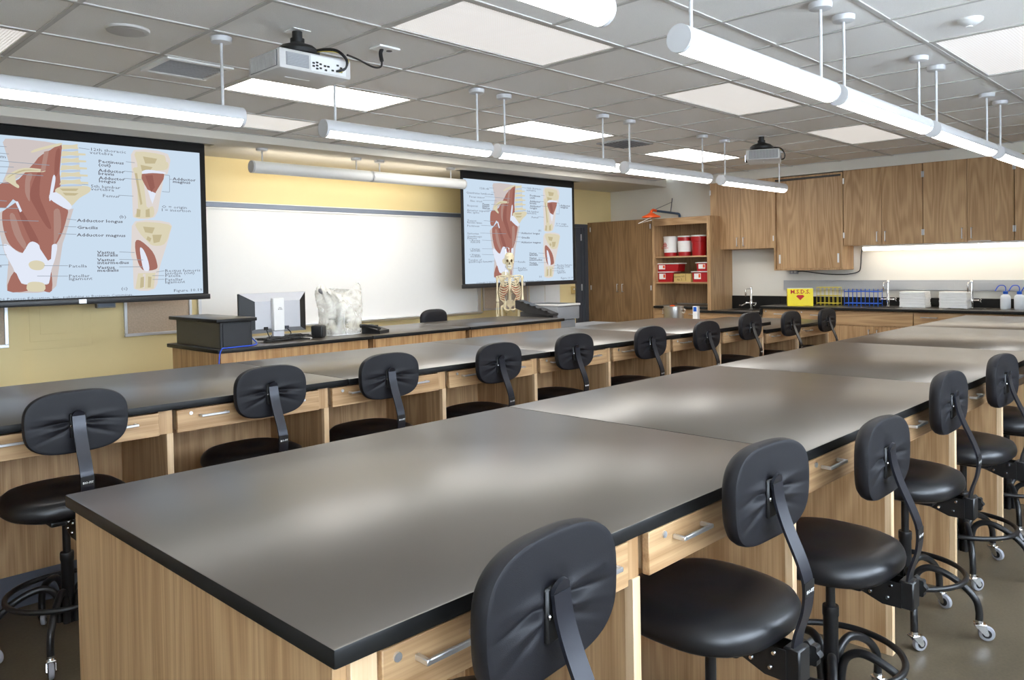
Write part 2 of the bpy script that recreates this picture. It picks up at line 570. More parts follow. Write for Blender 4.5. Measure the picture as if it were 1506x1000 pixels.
SLIDE_SHAPES = [
('skin', [(0.249, 0.978), (0.435, 0.974), (0.383, 0.919), (0.349, 0.855), (0.315, 0.785), (0.274, 0.73), (0.235, 0.705), (0.252, 0.785), (0.265, 0.887)]),
('skin', [(0.23, 0.54), (0.457, 0.565), (0.47, 0.562), (0.458, 0.463), (0.437, 0.357), (0.41, 0.252), (0.413, 0.162), (0.389, 0.05), (0.239, 0.058), (0.266, 0.167), (0.235, 0.283), (0.222, 0.425)]),
('red', [(0.442, 0.975), (0.404, 0.936), (0.358, 0.878), (0.323, 0.786), (0.274, 0.723), (0.239, 0.712), (0.219, 0.681), (0.217, 0.575), (0.244, 0.562), (0.268, 0.614), (0.295, 0.551), (0.24, 0.547), (0.23, 0.511), (0.234, 0.425), (0.251, 0.34), (0.283, 0.294), (0.31, 0.29), (0.307, 0.333), (0.324, 0.355), (0.348, 0.341), (0.351, 0.282), (0.363, 0.245), (0.384, 0.238), (0.399, 0.267), (0.394, 0.334), (0.411, 0.342), (0.435, 0.417), (0.452, 0.508), (0.457, 0.561), (0.428, 0.582), (0.391, 0.631), (0.408, 0.684), (0.422, 0.716), (0.432, 0.791), (0.435, 0.881)]),
('dred', [(0.348, 0.767), (0.366, 0.791), (0.358, 0.65), (0.377, 0.549), (0.396, 0.446), (0.379, 0.453), (0.344, 0.561), (0.325, 0.648)]),
('dred', [(0.421, 0.924), (0.436, 0.941), (0.43, 0.821), (0.419, 0.768), (0.413, 0.804)]),
('dred', [(0.283, 0.543), (0.295, 0.551), (0.349, 0.37), (0.34, 0.348), (0.324, 0.355)]),
('white', [(0.274, 0.603), (0.284, 0.601), (0.297, 0.544), (0.29, 0.536)]),
('white', [(0.407, 0.766), (0.416, 0.767), (0.413, 0.715), (0.398, 0.621), (0.392, 0.63)]),
('white', [(0.232, 0.339), (0.251, 0.332), (0.282, 0.29), (0.314, 0.29), (0.311, 0.333), (0.328, 0.358), (0.352, 0.334), (0.355, 0.268), (0.371, 0.235), (0.399, 0.265), (0.396, 0.334), (0.415, 0.337), (0.406, 0.252), (0.391, 0.178), (0.381, 0.096), (0.287, 0.101), (0.261, 0.195), (0.237, 0.283)]),
('bone', [(0.313, 0.217), (0.322, 0.235), (0.342, 0.241), (0.362, 0.231), (0.369, 0.211), (0.36, 0.186), (0.341, 0.18), (0.321, 0.19)]),
('red', [(0.264, 0.174), (0.287, 0.101), (0.315, 0.089), (0.308, 0.054), (0.239, 0.058)]),
('red', [(0.391, 0.171), (0.381, 0.096), (0.362, 0.087), (0.363, 0.051), (0.391, 0.05)]),
('bone', [(0.309, 0.101), (0.336, 0.109), (0.365, 0.095), (0.363, 0.051), (0.308, 0.054)]),
('bone', [(0.334, 0.912), (0.359, 0.937), (0.439, 0.982), (0.435, 0.964), (0.379, 0.933), (0.342, 0.908)]),
('bone', [(0.375, 0.807), (0.308, 0.809), (0.263, 0.772), (0.243, 0.734), (0.262, 0.707), (0.286, 0.683), (0.288, 0.702), (0.263, 0.735), (0.277, 0.759), (0.315, 0.783), (0.374, 0.791)]),
('bone', [(0.414, 0.67), (0.434, 0.706), (0.508, 0.72), (0.542, 0.712), (0.539, 0.681), (0.502, 0.64), (0.471, 0.587), (0.461, 0.608)]),
('white', [(0.391, 0.631), (0.417, 0.67), (0.464, 0.606), (0.471, 0.577), (0.453, 0.565)]),
('paleskin', [(0.718, 0.979), (0.86, 0.972), (0.857, 0.84), (0.842, 0.822), (0.824, 0.69), (0.796, 0.533), (0.706, 0.528), (0.731, 0.615), (0.71, 0.68), (0.704, 0.759), (0.709, 0.855)]),
('bone', [(0.725, 0.969), (0.844, 0.961), (0.833, 0.919), (0.859, 0.914), (0.853, 0.865), (0.802, 0.85), (0.772, 0.831), (0.742, 0.827), (0.723, 0.841), (0.734, 0.89)]),
('bone', [(0.711, 0.852), (0.738, 0.858), (0.753, 0.788), (0.763, 0.604), (0.79, 0.606), (0.788, 0.533), (0.712, 0.529), (0.738, 0.602), (0.727, 0.777)]),
('red', [(0.747, 0.82), (0.842, 0.831), (0.804, 0.705), (0.794, 0.663), (0.77, 0.717)]),
('white', [(0.77, 0.717), (0.804, 0.696), (0.788, 0.622), (0.779, 0.661)]),
('paleskin', [(0.715, 0.501), (0.858, 0.498), (0.857, 0.413), (0.844, 0.347), (0.81, 0.183), (0.788, 0.043), (0.701, 0.047), (0.717, 0.169), (0.694, 0.266), (0.7, 0.377)]),
('bone', [(0.722, 0.494), (0.854, 0.485), (0.857, 0.43), (0.833, 0.347), (0.783, 0.339), (0.756, 0.378), (0.73, 0.426)]),
('red', [(0.712, 0.358), (0.734, 0.37), (0.782, 0.298), (0.8, 0.217), (0.795, 0.176), (0.74, 0.172), (0.717, 0.25)]),
('white', [(0.731, 0.322), (0.746, 0.306), (0.763, 0.233), (0.766, 0.169), (0.744, 0.172), (0.734, 0.25)]),
('bone', [(0.72, 0.15), (0.792, 0.151), (0.783, 0.043), (0.707, 0.046)]),
('paleskin', [(0.74, 0.145), (0.751, 0.145), (0.746, 0.048), (0.738, 0.049)]),
('bone2', [(0.754, 0.941), (0.813, 0.933), (0.803, 0.899), (0.763, 0.894)]),
('bone2', [(0.743, 0.883), (0.793, 0.873), (0.777, 0.839), (0.748, 0.843)]),
('bone2', [(0.718, 0.824), (0.728, 0.825), (0.746, 0.619), (0.738, 0.61)]),
('bone2', [(0.723, 0.586), (0.738, 0.579), (0.735, 0.53), (0.719, 0.529)]),
('bone2', [(0.759, 0.58), (0.775, 0.589), (0.776, 0.532), (0.758, 0.531)]),
('dred', [(0.761, 0.813), (0.792, 0.82), (0.8, 0.736), (0.784, 0.702)]),
('white', [(0.75, 0.841), (0.777, 0.854), (0.842, 0.845), (0.842, 0.834), (0.792, 0.833), (0.752, 0.824)]),
('bone2', [(0.746, 0.466), (0.795, 0.461), (0.784, 0.42), (0.754, 0.427)]),
('bone2', [(0.784, 0.411), (0.824, 0.413), (0.813, 0.363), (0.788, 0.354)]),
('bone2', [(0.764, 0.402), (0.779, 0.387), (0.773, 0.362), (0.758, 0.379)]),
('bone2', [(0.73, 0.121), (0.744, 0.127), (0.742, 0.056), (0.726, 0.05)]),
('bone2', [(0.761, 0.127), (0.775, 0.123), (0.77, 0.052), (0.758, 0.052)]),
('pink', [(0.406, 0.55), (0.427, 0.559), (0.43, 0.447), (0.411, 0.357), (0.402, 0.357), (0.413, 0.461)]),
('pink', [(0.255, 0.513), (0.271, 0.52), (0.293, 0.398), (0.307, 0.34), (0.299, 0.311), (0.268, 0.398)]),
('pink', [(0.315, 0.763), (0.336, 0.773), (0.322, 0.691), (0.324, 0.604), (0.309, 0.661)]),
('pink', [(0.379, 0.918), (0.396, 0.928), (0.381, 0.8), (0.364, 0.791)]),
('bone2', [(0.43, 0.694), (0.499, 0.7), (0.49, 0.684), (0.44, 0.68)]),
('bone2', [(0.44, 0.669), (0.499, 0.67), (0.485, 0.654), (0.45, 0.652)]),
('bone2', [(0.251, 0.739), (0.267, 0.764), (0.307, 0.798), (0.364, 0.798), (0.315, 0.792), (0.275, 0.766)]),
('bone', [(0.445, 0.972), (0.478, 0.975), (0.5, 0.984), (0.499, 0.969), (0.502, 0.953), (0.473, 0.951), (0.443, 0.941), (0.447, 0.957)]),
('pale', [(0.445, 0.941), (0.501, 0.953), (0.502, 0.941), (0.443, 0.929)]),
('bone', [(0.444, 0.931), (0.477, 0.932), (0.501, 0.942), (0.5, 0.927), (0.504, 0.91), (0.472, 0.909), (0.44, 0.898), (0.445, 0.916)]),
('pale', [(0.443, 0.899), (0.503, 0.91), (0.504, 0.898), (0.44, 0.887)]),
('bone', [(0.503, 0.927), (0.528, 0.928), (0.529, 0.916), (0.503, 0.913)]),
('bone', [(0.442, 0.887), (0.476, 0.888), (0.502, 0.898), (0.5, 0.883), (0.505, 0.867), (0.471, 0.865), (0.438, 0.855), (0.443, 0.872)]),
('pale', [(0.441, 0.855), (0.504, 0.867), (0.506, 0.854), (0.438, 0.843)]),
('bone', [(0.504, 0.883), (0.53, 0.883), (0.53, 0.872), (0.504, 0.869)]),
('bone', [(0.44, 0.842), (0.475, 0.843), (0.503, 0.853), (0.501, 0.837), (0.507, 0.821), (0.471, 0.82), (0.435, 0.809), (0.442, 0.827)]),
('pale', [(0.44, 0.81), (0.506, 0.821), (0.508, 0.809), (0.435, 0.798)]),
('bone', [(0.505, 0.838), (0.532, 0.838), (0.532, 0.826), (0.505, 0.824)]),
('bone', [(0.439, 0.797), (0.475, 0.798), (0.504, 0.807), (0.502, 0.792), (0.509, 0.776), (0.47, 0.775), (0.433, 0.765), (0.44, 0.782)]),
('pale', [(0.438, 0.765), (0.508, 0.776), (0.51, 0.764), (0.433, 0.753)]),
('bone', [(0.506, 0.792), (0.534, 0.792), (0.534, 0.78), (0.506, 0.779)]),
('bone', [(0.437, 0.75), (0.474, 0.751), (0.505, 0.761), (0.503, 0.745), (0.511, 0.729), (0.469, 0.728), (0.43, 0.718), (0.438, 0.735)]),
('pale', [(0.436, 0.718), (0.51, 0.729), (0.512, 0.717), (0.43, 0.706)]),
('bone', [(0.507, 0.745), (0.535, 0.745), (0.536, 0.733), (0.506, 0.731)])]
SLIDE_TEXT = [
(0.545, 0.962, '12th thoracic', 0),
(0.544, 0.941, 'vertebra', 0),
(0.576, 0.888, 'Pectineus', 1),
(0.575, 0.866, '(cut)', 1),
(0.575, 0.829, 'Adductor', 1),
(0.574, 0.809, 'brevis', 1),
(0.576, 0.78, 'Adductor', 1),
(0.575, 0.76, 'longus', 1),
(0.544, 0.723, '5th lumbar', 0),
(0.544, 0.705, 'vertebra', 0),
(0.588, 0.665, 'Femur', 0),
(0.65, 0.531, '(b)', 0),
(0.489, 0.499, 'Adductor longus', 1),
(0.488, 0.454, 'Gracilis', 1),
(0.487, 0.406, 'Adductor magnus', 1),
(0.561, 0.294, 'Vastus', 1),
(0.561, 0.276, 'lateralis', 1),
(0.56, 0.245, 'Vastus', 1),
(0.56, 0.226, 'intermedius', 1),
(0.559, 0.195, 'Vastus', 1),
(0.559, 0.176, 'medialis', 1),
(0.453, 0.206, 'Patella', 0),
(0.452, 0.143, 'Patellar', 0),
(0.452, 0.125, 'ligament', 0),
(0.877, 0.806, 'Adductor', 1),
(0.877, 0.787, 'magnus', 1),
(0.826, 0.609, 'O = origin', 0),
(0.825, 0.587, 'I = insertion', 0),
(0.832, 0.167, 'Rectus femoris', 0),
(0.832, 0.15, 'tendon (cut)', 0),
(0.832, 0.132, 'Patella', 0),
(0.831, 0.105, 'Patellar', 0),
(0.831, 0.088, 'ligament', 0),
(0.649, 0.053, '(c)', 0),
(0.867, 0.027, 'Figure 10.19', 0),
(0.087, 0.013, 'Copyright © 2006 Pearson Education, Inc., publishing as Benjamin Cummings.', 0),
(0.127, 0.921, '12th rib', 0),
(0.021, 0.871, 'Quadratus lumborum', 0),
(0.043, 0.833, 'Psoas minor', 0),
(0.05, 0.795, 'Iliac crest', 0),
(0.024, 0.748, 'Iliopsoas', 0),
(0.151, 0.769, 'Psoas', 1),
(0.15, 0.752, 'major', 1),
(0.15, 0.732, 'Iliacus', 1),
(0.023, 0.704, 'Anterior superior', 0),
(0.023, 0.685, 'iliac spine', 0),
(0.023, 0.605, 'Tensor', 0),
(0.022, 0.588, 'fasciae latae', 0),
(0.022, 0.556, 'Pectineus', 0),
(0.021, 0.483, 'Sartorius', 0),
(0.02, 0.455, 'Quadriceps', 0),
(0.02, 0.437, 'femoris', 0),
(0.039, 0.417, '• Rectus', 0),
(0.048, 0.401, 'femoris', 0),
(0.038, 0.335, '• Vastus', 0),
(0.046, 0.319, 'lateralis', 0),
(0.037, 0.281, '• Vastus', 0),
(0.045, 0.265, 'medialis', 0),
(0.025, 0.23, 'Tendon of', 0),
(0.025, 0.213, 'quadriceps femoris', 0)]
SLIDE_LINES = [(0.504, 0.961, 0.544, 0.957), (0.684, 0.896, 0.719, 0.894), (0.675, 0.832, 0.713, 0.83), (0.674, 0.784, 0.746, 0.783), (0.535, 0.727, 0.5, 0.729), (0.65, 0.67, 0.71, 0.669), (0.452, 0.503, 0.487, 0.498), (0.441, 0.455, 0.486, 0.454), (0.42, 0.409, 0.485, 0.406), (0.366, 0.208, 0.451, 0.206), (0.341, 0.144, 0.45, 0.14), (0.647, 0.294, 0.708, 0.29), (0.646, 0.244, 0.742, 0.24), (0.645, 0.194, 0.741, 0.194), (0.842, 0.827, 0.864, 0.824), (0.864, 0.824, 0.862, 0.709), (0.862, 0.709, 0.83, 0.71), (0.864, 0.798, 0.874, 0.799), (0.795, 0.156, 0.83, 0.164), (0.779, 0.132, 0.829, 0.131), (0.779, 0.106, 0.829, 0.105), (0.209, 0.929, 0.252, 0.929), (0.228, 0.888, 0.259, 0.887), (0.172, 0.843, 0.396, 0.836), (0.156, 0.803, 0.274, 0.809), (0.226, 0.769, 0.373, 0.768), (0.186, 0.71, 0.256, 0.71), (0.16, 0.608, 0.247, 0.601), (0.137, 0.561, 0.286, 0.558), (0.128, 0.486, 0.352, 0.485), (0.142, 0.419, 0.243, 0.414), (0.141, 0.335, 0.242, 0.334), (0.14, 0.28, 0.241, 0.276), (0.193, 0.212, 0.248, 0.215)]

# ================================================================ the room
H = 0.914            # bench height
CH = 2.71            # tile ceiling
XW, YW = 10.2, 7.67  # right wall, whiteboard wall
XL, YB = -2.0, -1.7  # left wall, wall behind the camera
WZ0, WZ1 = 1.2, 2.6   # window band
struct(MB().box(XL, XW, YB, YW, -0.1, 0).build('floor', M['concrete']))
wf = struct(MB().box(XL - .1, XW + .1, YW, YW + .1, 0, 2.9).build('wall_front', M['yellow']))
struct(MB().box(XW, XW + .1, YB, YW, 0, 2.9).build('wall_right', M['cream']))
struct(MB().box(XL - .1, XL, YB, YW, 0, 2.9).build('wall_left', M['unseen']))
# wall behind the camera with a row of windows: the cool daylight on the stools comes from here
WINX = [(-1.7, .5), (.8, 3.0), (3.3, 5.5)]
wb = MB().box(XL, XW, YB - .1, YB, 0, WZ0).box(XL, XW, YB - .1, YB, WZ1, 2.9)
for a, b in zip([XL] + [w[1] for w in WINX], [w[0] for w in WINX] + [XW]):
    wb.box(a, b, YB - .1, YB, WZ0, WZ1)
struct(wb.build('wall_back', M['unseen']))
for k, (a, b) in enumerate(WINX):
    w = struct(link('window_%d' % (k + 1), None))
    w.location = ((a + b) / 2, YB - .05, WZ0)
    hw, hh = (b - a) / 2, WZ1 - WZ0
    for q in ((-hw, hw, 0, .04), (-hw, hw, hh - .04, hh), (-hw, -hw + .04, .04, hh - .04), (hw - .04, hw, .04, hh - .04), (-.02, .02, .04, hh - .04)):
        MB().box(q[0], q[1], -.03, .03, q[2], q[3]).build('window_frame', M['alu'], w, world=False)
    for s_ in (-1, 1):
        MB().box(min(s_ * .02, s_ * (hw - .04)), max(s_ * .02, s_ * (hw - .04)), -.003, .003, .04, hh - .04).build('pane', M['glass'], w, world=False)
    MB().box(-hw - .03, hw + .03, .05, .12, -.03, 0).build('window_sill', M['white'], w, world=False)
# soffit in front of the whiteboard wall, bulkhead above the wall cabinets
struct(MB().box(XL, XW, 6.62, YW, 2.642, 2.75).build('trim_1', M['gyp']))
struct(MB().box(9.90, XW, YB, 5.70, 2.592, 2.75).build('trim_2', M['gyp']))
struct(MB().box(1.2, 1.90, YW - .05, YW, 0, 2.642).build('trim_3', M['yellow']))      # shallow pier left of the panel

MOD = 0.615
GX = [1.24 + MOD * k for k in range(-1, 15)]          # 0.625 .. 9.85
GY = [3.29 + MOD * k for k in range(-5, 6)]           # 0.215 .. 6.365
ceil = struct(MB().box(XL, XW, YB, 6.62, 2.76, 2.80).build('ceiling', M['gyp']))
fld = MB().box(XL, GX[0], YB, 6.62, CH, CH + .02)
fld.box(GX[0], 9.9, YB, GY[0], CH, CH + .02)
fld.build('ceiling_field', M['tile'], ceil)
TROFF = {}
for ix, iy, dim in ((2, 4, 1), (2, 7, 0), (6, 7, 0), (10, 7, 0), (6, 4, 1), (10, 4, 1), (6, 1, 1), (2, 1, 1), (10, 1, 1), (2, 9, 1), (6, 9, 0), (10, 9, 0)):
    TROFF[(ix + 1, iy)] = dim
covered = set()
for (ix, iy) in TROFF:
    covered.add((ix, iy))
    covered.add((ix + 1, iy))
covered.add((0, 7))
gy2 = GY + [6.62]
tile_me = {}
for i in range(len(GX) - 1):
    for j in range(len(gy2) - 1):
        if (i, j) in covered:
            continue
        d = round(gy2[j + 1] - gy2[j], 3)
        if d not in tile_me:
            tile_me[d] = MB().box(-MOD / 2 + .008, MOD / 2 - .008, -d / 2 + .008, d / 2 - .008, 0, .016, .003).mesh('tile', M['tile'])
        o = link('tile', tile_me[d], ceil)
        o.location = ((GX[i] + GX[i + 1]) / 2, (gy2[j] + gy2[j + 1]) / 2, CH + .006)
for i, x in enumerate(GX):      # cross tees stop at the troffers
    run = GY[0]
    for j in range(len(gy2) - 1):
        if (i - 1, j) in TROFF:
            if gy2[j] - run > .02:
                MB().box(x - .012, x + .012, run, gy2[j], CH, CH + .03).build('tee_bar', M['tee'], ceil)
            run = gy2[j + 1]
    if 6.62 - run > .02:
        MB().box(x - .012, x + .012, run, 6.62, CH, CH + .03).build('tee_bar', M['tee'], ceil)
me = MB().box(GX[0], GX[-1] + .05, -.012, .012, -.0005, .03).mesh('tee_bar', M['tee'])
for y in GY + [6.61]:
    link('tee_bar', me, ceil).location = (0, y, CH)
me = MB().box(GX[-1] + .012, 9.9, GY[0], 6.62, 0, .02).build('edge_strip', M['tile'], ceil).location = (0, 0, CH + .006)

# ---- recessed troffers
tl = {(3, 4): 'large prismatic recessed ceiling light nearest the camera, top centre', (3, 7): 'bright recessed ceiling light behind the near projector',
      (7, 7): 'bright recessed ceiling light above the second pendant tube, centre of the ceiling', (11, 7): 'bright recessed ceiling light just left of the far projector',
      (7, 4): 'prismatic recessed ceiling light between the two pendant rows, right of centre', (11, 4): 'prismatic recessed ceiling light just right of the far projector',
      (7, 1): 'prismatic recessed ceiling light at the top right corner beside the smoke detector', (3, 1): 'prismatic recessed ceiling light above the near stools',
      (11, 1): 'prismatic recessed ceiling light over the far right end of the island', (3, 9): 'dim recessed ceiling light by the end of the left pendant tube',
      (7, 9): 'recessed ceiling light half hidden behind the gap of the left pendants', (11, 9): 'recessed ceiling light over the skeleton near the soffit'}


def troffer(x0, y0, nx, dim, label):
    w, d = MOD * nx, MOD
    t = thing('recessed_light', label, 'ceiling light', (x0 + w / 2, y0 + d / 2, CH), 0, 'recessed ceiling lights')
    fr = MB()
    o, i = (w / 2 - .012, d / 2 - .012), (w / 2 - .035, d / 2 - .035)
    for a, b, c, e in ((-o[0], o[0], -o[1], -i[1]), (-o[0], o[0], i[1], o[1]), (-o[0], -i[0], -i[1], i[1]), (i[0], o[0], -i[1], i[1])):
        fr.box(a, b, c, e, .002, .04)
    fr.build('light_frame', M['tee'], t, world=False)
    MB().box(-i[0], i[0], -i[1], i[1], .008, .014).build('prismatic_lens', M['lens_dim' if dim else 'lens'], t, world=False)
    return t


for (ix, iy), dim in TROFF.items():
    troffer(GX[ix], GY[iy], 2, dim, tl[(ix, iy)])
troffer(GX[0] - MOD, GY[7], 2, 1, 'prismatic recessed ceiling light cut off at the upper left edge')
troffer(GX[0] - MOD, GY[4] - 0.0, 1, 1, 'unseen prismatic recessed ceiling light added for fill')  # out-of-view lamp added for fill light, continuing the troffer rows

# ---- pendant tubes
def arc_strip(r, a0, a1, x0, x1, n, t=.004):
    rg = []
    for x in (x0, x1):
        outer = [(x, r * math.cos(a0 + (a1 - a0) * k / n), r * math.sin(a0 + (a1 - a0) * k / n)) for k in range(n + 1)]
        inner = [(x, (r - t) * math.cos(a0 + (a1 - a0) * k / n), (r - t) * math.sin(a0 + (a1 - a0) * k / n)) for k in range(n, -1, -1)]
        rg.append(outer + inner)
    return MB().rings(rg)


def pendant(x0, x1, y, z, zc, label, face=-PI / 2, half=math.radians(68), glowm='glow_tube', r=.052, stems=None, group='pendant tube lights', mid=None):
    t = thing('pendant_light', label, 'pendant light', ((x0 + x1) / 2, y, z), 0, group)
    L = (x1 - x0) / 2
    arc_strip(r, face + half, face + 2 * PI - half, -L, L, 36).build('housing', M['white' if glowm == 'glow_wash' else 'enamel'], t, world=False, ang=30)
    arc_strip(r - .001, face - half, face + half, -L + .01, L - .01, 20).build('diffuser', M[glowm], t, world=False, ang=30)
    for s in (-1, 1):
        MB().cyl((s * (L + .006), 0, 0), (s * (L - .012), 0, 0), r + .0004, n=32).build('end_cap', M['enamel'], t, world=False)
    for sx in (stems or (-L + .08, L - .1)):
        MB().cyl((sx, 0, r - .004), (sx, 0, zc - z - .02), .0075, n=12).build('stem', M['enamel'], t, world=False)
        MB().lathe([(.0, -.03), (.035, -.03), (.052, -.026), (.055, -.012), (.055, 0), (0, 0)], (sx, 0, zc - z), 24).build('canopy', M['enamel'], t, world=False)
    return t


LT = [(.62, 2.05), (2.56, 3.89), (3.98, 5.31), (5.5, 6.87), (7.12, 8.5)]
for i, (a, b) in enumerate(LT):
    pendant(a, b, 3.985, 2.305, CH, ['white pendant tube light cut off at the left edge of the picture', 'white pendant tube light right beneath the near projector', 'white pendant tube light ending above the right projection screen',
            'white pendant tube light, fourth from the left in the left row', 'white pendant tube light hanging under the far projector'][i])
RT = [(.62, 2.07), (2.53, 3.88), (3.98, 5.32), (5.48, 6.88), (7.1, 8.5)]
for i, (a, b) in enumerate(RT):
    pendant(a, b, 1.577, 2.303, CH, ['white pendant tube light cut off at the top edge of the picture', 'large white pendant tube light at the upper right, round end cap towards the camera', 'white pendant tube light, second whole one of the right row',
            'white pendant tube light, third whole one of the right row', 'white pendant tube light cut off at the right edge, last of the right row'][i])
for i, (a, b) in enumerate(((3.63, 4.97), (4.99, 6.30))):
    pendant(a, b, 6.88, 2.462, 2.642, ['short-stemmed white tube washing the left half of the whiteboard', 'short-stemmed white tube washing the right half of the whiteboard'][i],
            face=math.radians(-18), half=math.radians(55), glowm='glow_wash', r=.058, stems=(-.56, .50) if i == 0 else (-.55, .46), group='whiteboard wash lights')

# ---- small ceiling fittings
t = thing('air_vent', 'square white framed air grille near the left pendant tube', 'air vent', (2.09, 4.72, CH))
fr = MB()
for a, b, c, d in ((-.2, .2, -.2, -.17), (-.2, .2, .17, .2), (-.2, -.17, -.17, .17), (.17, .2, -.17, .17)):
    fr.box(a, b, c, d, -.012, .01, .003)
fr.build('vent_frame', M['white'], t, world=False)
MB().box(-.17, .17, -.17, .17, .0, .006).build('vent_core', pbr('vent_grey', (150, 148, 150), .7), t, world=False)
sm = MB().box(-.165, .165, -.004, .004, -.008, .0).mesh('slat', M['grey'])
for k in range(11):
    o = link('slat', sm, t)
    o.location = (0, -.15 + k * .03, 0)
t = thing('air_vent', 'grey square air grille beyond the third left pendant tube', 'air vent', (6.6, 4.77, CH))
MB().box(-.23, .23, -.19, .19, -.008, .006, .003).build('vent_frame', M['grey'], t, world=False)
sm = MB().box(-.2, .2, -.004, .004, -.014, -.008).mesh('slat', M['projdark'])
for k in range(9):
    link('slat', sm, t).location = (0, -.16 + k * .04, 0)
t = thing('ceiling_speaker', 'round white flush ceiling speaker at the upper left', 'speaker', (1.553, 4.181, CH))
MB().lathe([(0, -.006), (.075, -.007), (.083, -.009), (.1, -.005), (.104, .006), (0, .006)], (0, 0, 0), 40).build('bezel', M['tee'], t, world=False)
MB().lathe([(0, -.0105), (.078, -.0095), (.08, -.006), (0, -.006)], (0, 0, 0), 40).build('speaker_grille', pbr('speaker_mesh', (196, 192, 188), .7, var=.15, scale=300), t, world=False)
t = thing('smoke_detector', 'small white round smoke detector at the upper right', 'smoke detector', (4.631, 1.15, CH))
MB().lathe([(0, -.03), (.03, -.03), (.045, -.022), (.06, -.012), (.062, .0), (0, .0)], (0, 0, .006), 32).build('detector_body', M['white_matte'], t, world=False)
MB().lathe([(0, -.034), (.016, -.034), (.018, -.028), (0, -.028)], (.02, .01, .006), 16).build('sensor_cap', M['white'], t, world=False)

# ---- projectors
def projector(loc, rotz, label):
    t = thing('ceiling_projector', label, 'projector', loc, rotz)
    bd = MB().box(-.205, .205, -.155, .155, 0, .1, .012, 2).build('projector_body', M['projgrey'], t, world=False)
    # -X side: dark louvred intake; -Y side: connector panel; +Y side: lens
    MB().box(-.2075, -.204, -.135, .125, .012, .09).build('intake_panel', M['projdark'], t, world=False)
    bar = MB().box(-.211, -.207, -.0022, .0022, .014, .088).mesh('louvre', M['projgrey'])
    for k in range(22):
        link('louvre', bar, t).location = (0, -.125 + k * .0115, 0)
    MB().box(-.17, -.045, -.158, -.154, .018, .082).build('vent_plate', pbr('connector_grey', (150, 150, 152), .6), t, world=False)
    fin = MB().box(-.165, -.05, -.1605, -.158, -.0015, .0015).mesh('fin', M['grey'])
    for k in range(8):
        link('fin', fin, t).location = (0, 0, .024 + k * .0075)
    jp = MB().box(-.035, .17, -.158, -.154, .012, .088).build('connector_panel', M['white_matte'], t, world=False)
    for k, (x, z) in enumerate(((-.02, .05), (-.02, .035), (0, .055), (0, .04), (0, .025), (.02, .05), (.02, .03), (.045, .045), (.065, .045), (.05, .025), (.09, .03), (.12, .06), (.14, .05), (.14, .03))):
        MB().box(x - .006, x + .006, -.162, -.158, z - .004, z + .004).build('socket', M['black'], t, world=False)
    MB().cyl((.06, .15, .05), (.06, .175, .05), .042, n=24).build('lens_barrel', M['black'], t, world=False)
    MB().cyl((.06, .174, .05), (.06, .178, .05), .034, n=24).build('lens_glass', glow('projector_lens_glow', (235, 240, 255), 2.5), t, world=False)
    MB().box(-.09, .05, -.045, .045, -.0015, .001).build('bottom_label', M['white'], t, world=False).scale = (1, .12, 1)
    top = CH - loc[2]
    mt = MB().lathe([(0, .1), (.09, .1), (.112, .125), (.112, .145), (.085, .168), (.045, .182), (.036, .188), (.036, .21), (0, .21)], (0, .02, 0), 24)
    mt.build('mount_plate', M['black'], t, world=False)
    MB().cyl((0, .02, .15), (0, .02, top - .002), .026, n=20).build('mount_pole', M['black'], t, world=False)
    MB().box(-.05, .05, -.03, .07, top - .004, top).build('ceiling_plate', M['white'], t, world=False)
    for k, (m, dz) in enumerate((('black', 0), ('black', .006), ('yellow_wire', -.004))):
        pts = catmull([(.02, -.02, .13), (.07, -.10, .14 + dz), (.12, -.16, .13 + dz), (.15 + k * .006, -.19, .09), (.15, -.19, .05), (.13, -.175, .03 + dz), (.11, -.16, .03)], 6)
        MB().tube(pts, .0055 if k < 2 else .003, 8).build('cable', M[m], t, world=False)
    return t


projector((2.183, 3.603, 2.46), 0, 'pale grey ceiling projector on a black mount at the upper left')
projector((7.30, 3.62, 2.46), math.radians(24), 'smaller-looking far ceiling projector near the wall cabinets')
t = thing('ceiling_outlet', 'white ceiling outlet plate with black cable to the near projector', 'outlet', (2.714, 3.59, CH))
MB().box(-.07, .07, -.05, .05, -.006, .005, .002).build('cover_plate', M['white'], t, world=False)
MB().cyl((.03, 0, -.008), (.03, 0, -.004), .017, n=20).build('socket', M['black'], t, world=False)
MB().tube(catmull([(-.02, 0, -.004), (-.03, 0, -.03), (-.03, -.01, -.075)], 5), [.011] * 11, 10).build('plug', M['black'], t, world=False)
MB().tube(catmull([(-.03, -.01, -.07), (-.045, -.02, -.11), (-.12, -.05, -.13), (-.26, -.11, -.125), (-.36, -.16, -.13)], 6), .005, 8).build('cord', M['black'], t, world=False)

# ================================================================ whiteboard wall
Y0 = YW
t = thing('whiteboard', 'long white dry-erase board on the yellow wall between the screens', 'whiteboard', (3.44, Y0, .885))
MB().box(3.46, 7.22, Y0 - .02, Y0 - .002, .90, 2.12).build('writing_surface', M['board'], t)
MB().box(3.44, 7.26, Y0 - .034, Y0 - .001, 2.118, 2.135).build('top_frame', M['white'], t)
MB().box(7.215, 7.275, Y0 - .034, Y0 - .001, .90, 2.118).build('side_frame', M['alu'], t)
MB().box(3.43, 3.46, Y0 - .034, Y0 - .001, .90, 2.118).build('side_frame', M['alu'], t)
MB().prism([(Y0 - .001, .862), (Y0 - .03, .862), (Y0 - .085, .885), (Y0 - .085, .897), (Y0 - .02, .902), (Y0 - .001, .902)], 0, 3.46, 7.26).build('marker_tray', M['alu'], t)
t = thing('map_rail', 'blue-grey display rail running above the whiteboard', 'rail', (3.44, Y0, 2.14))
MB().box(3.2, 7.3, Y0 - .03, Y0, 2.137, 2.185, .004).build('rail_bar', M['alu_paint'], t)
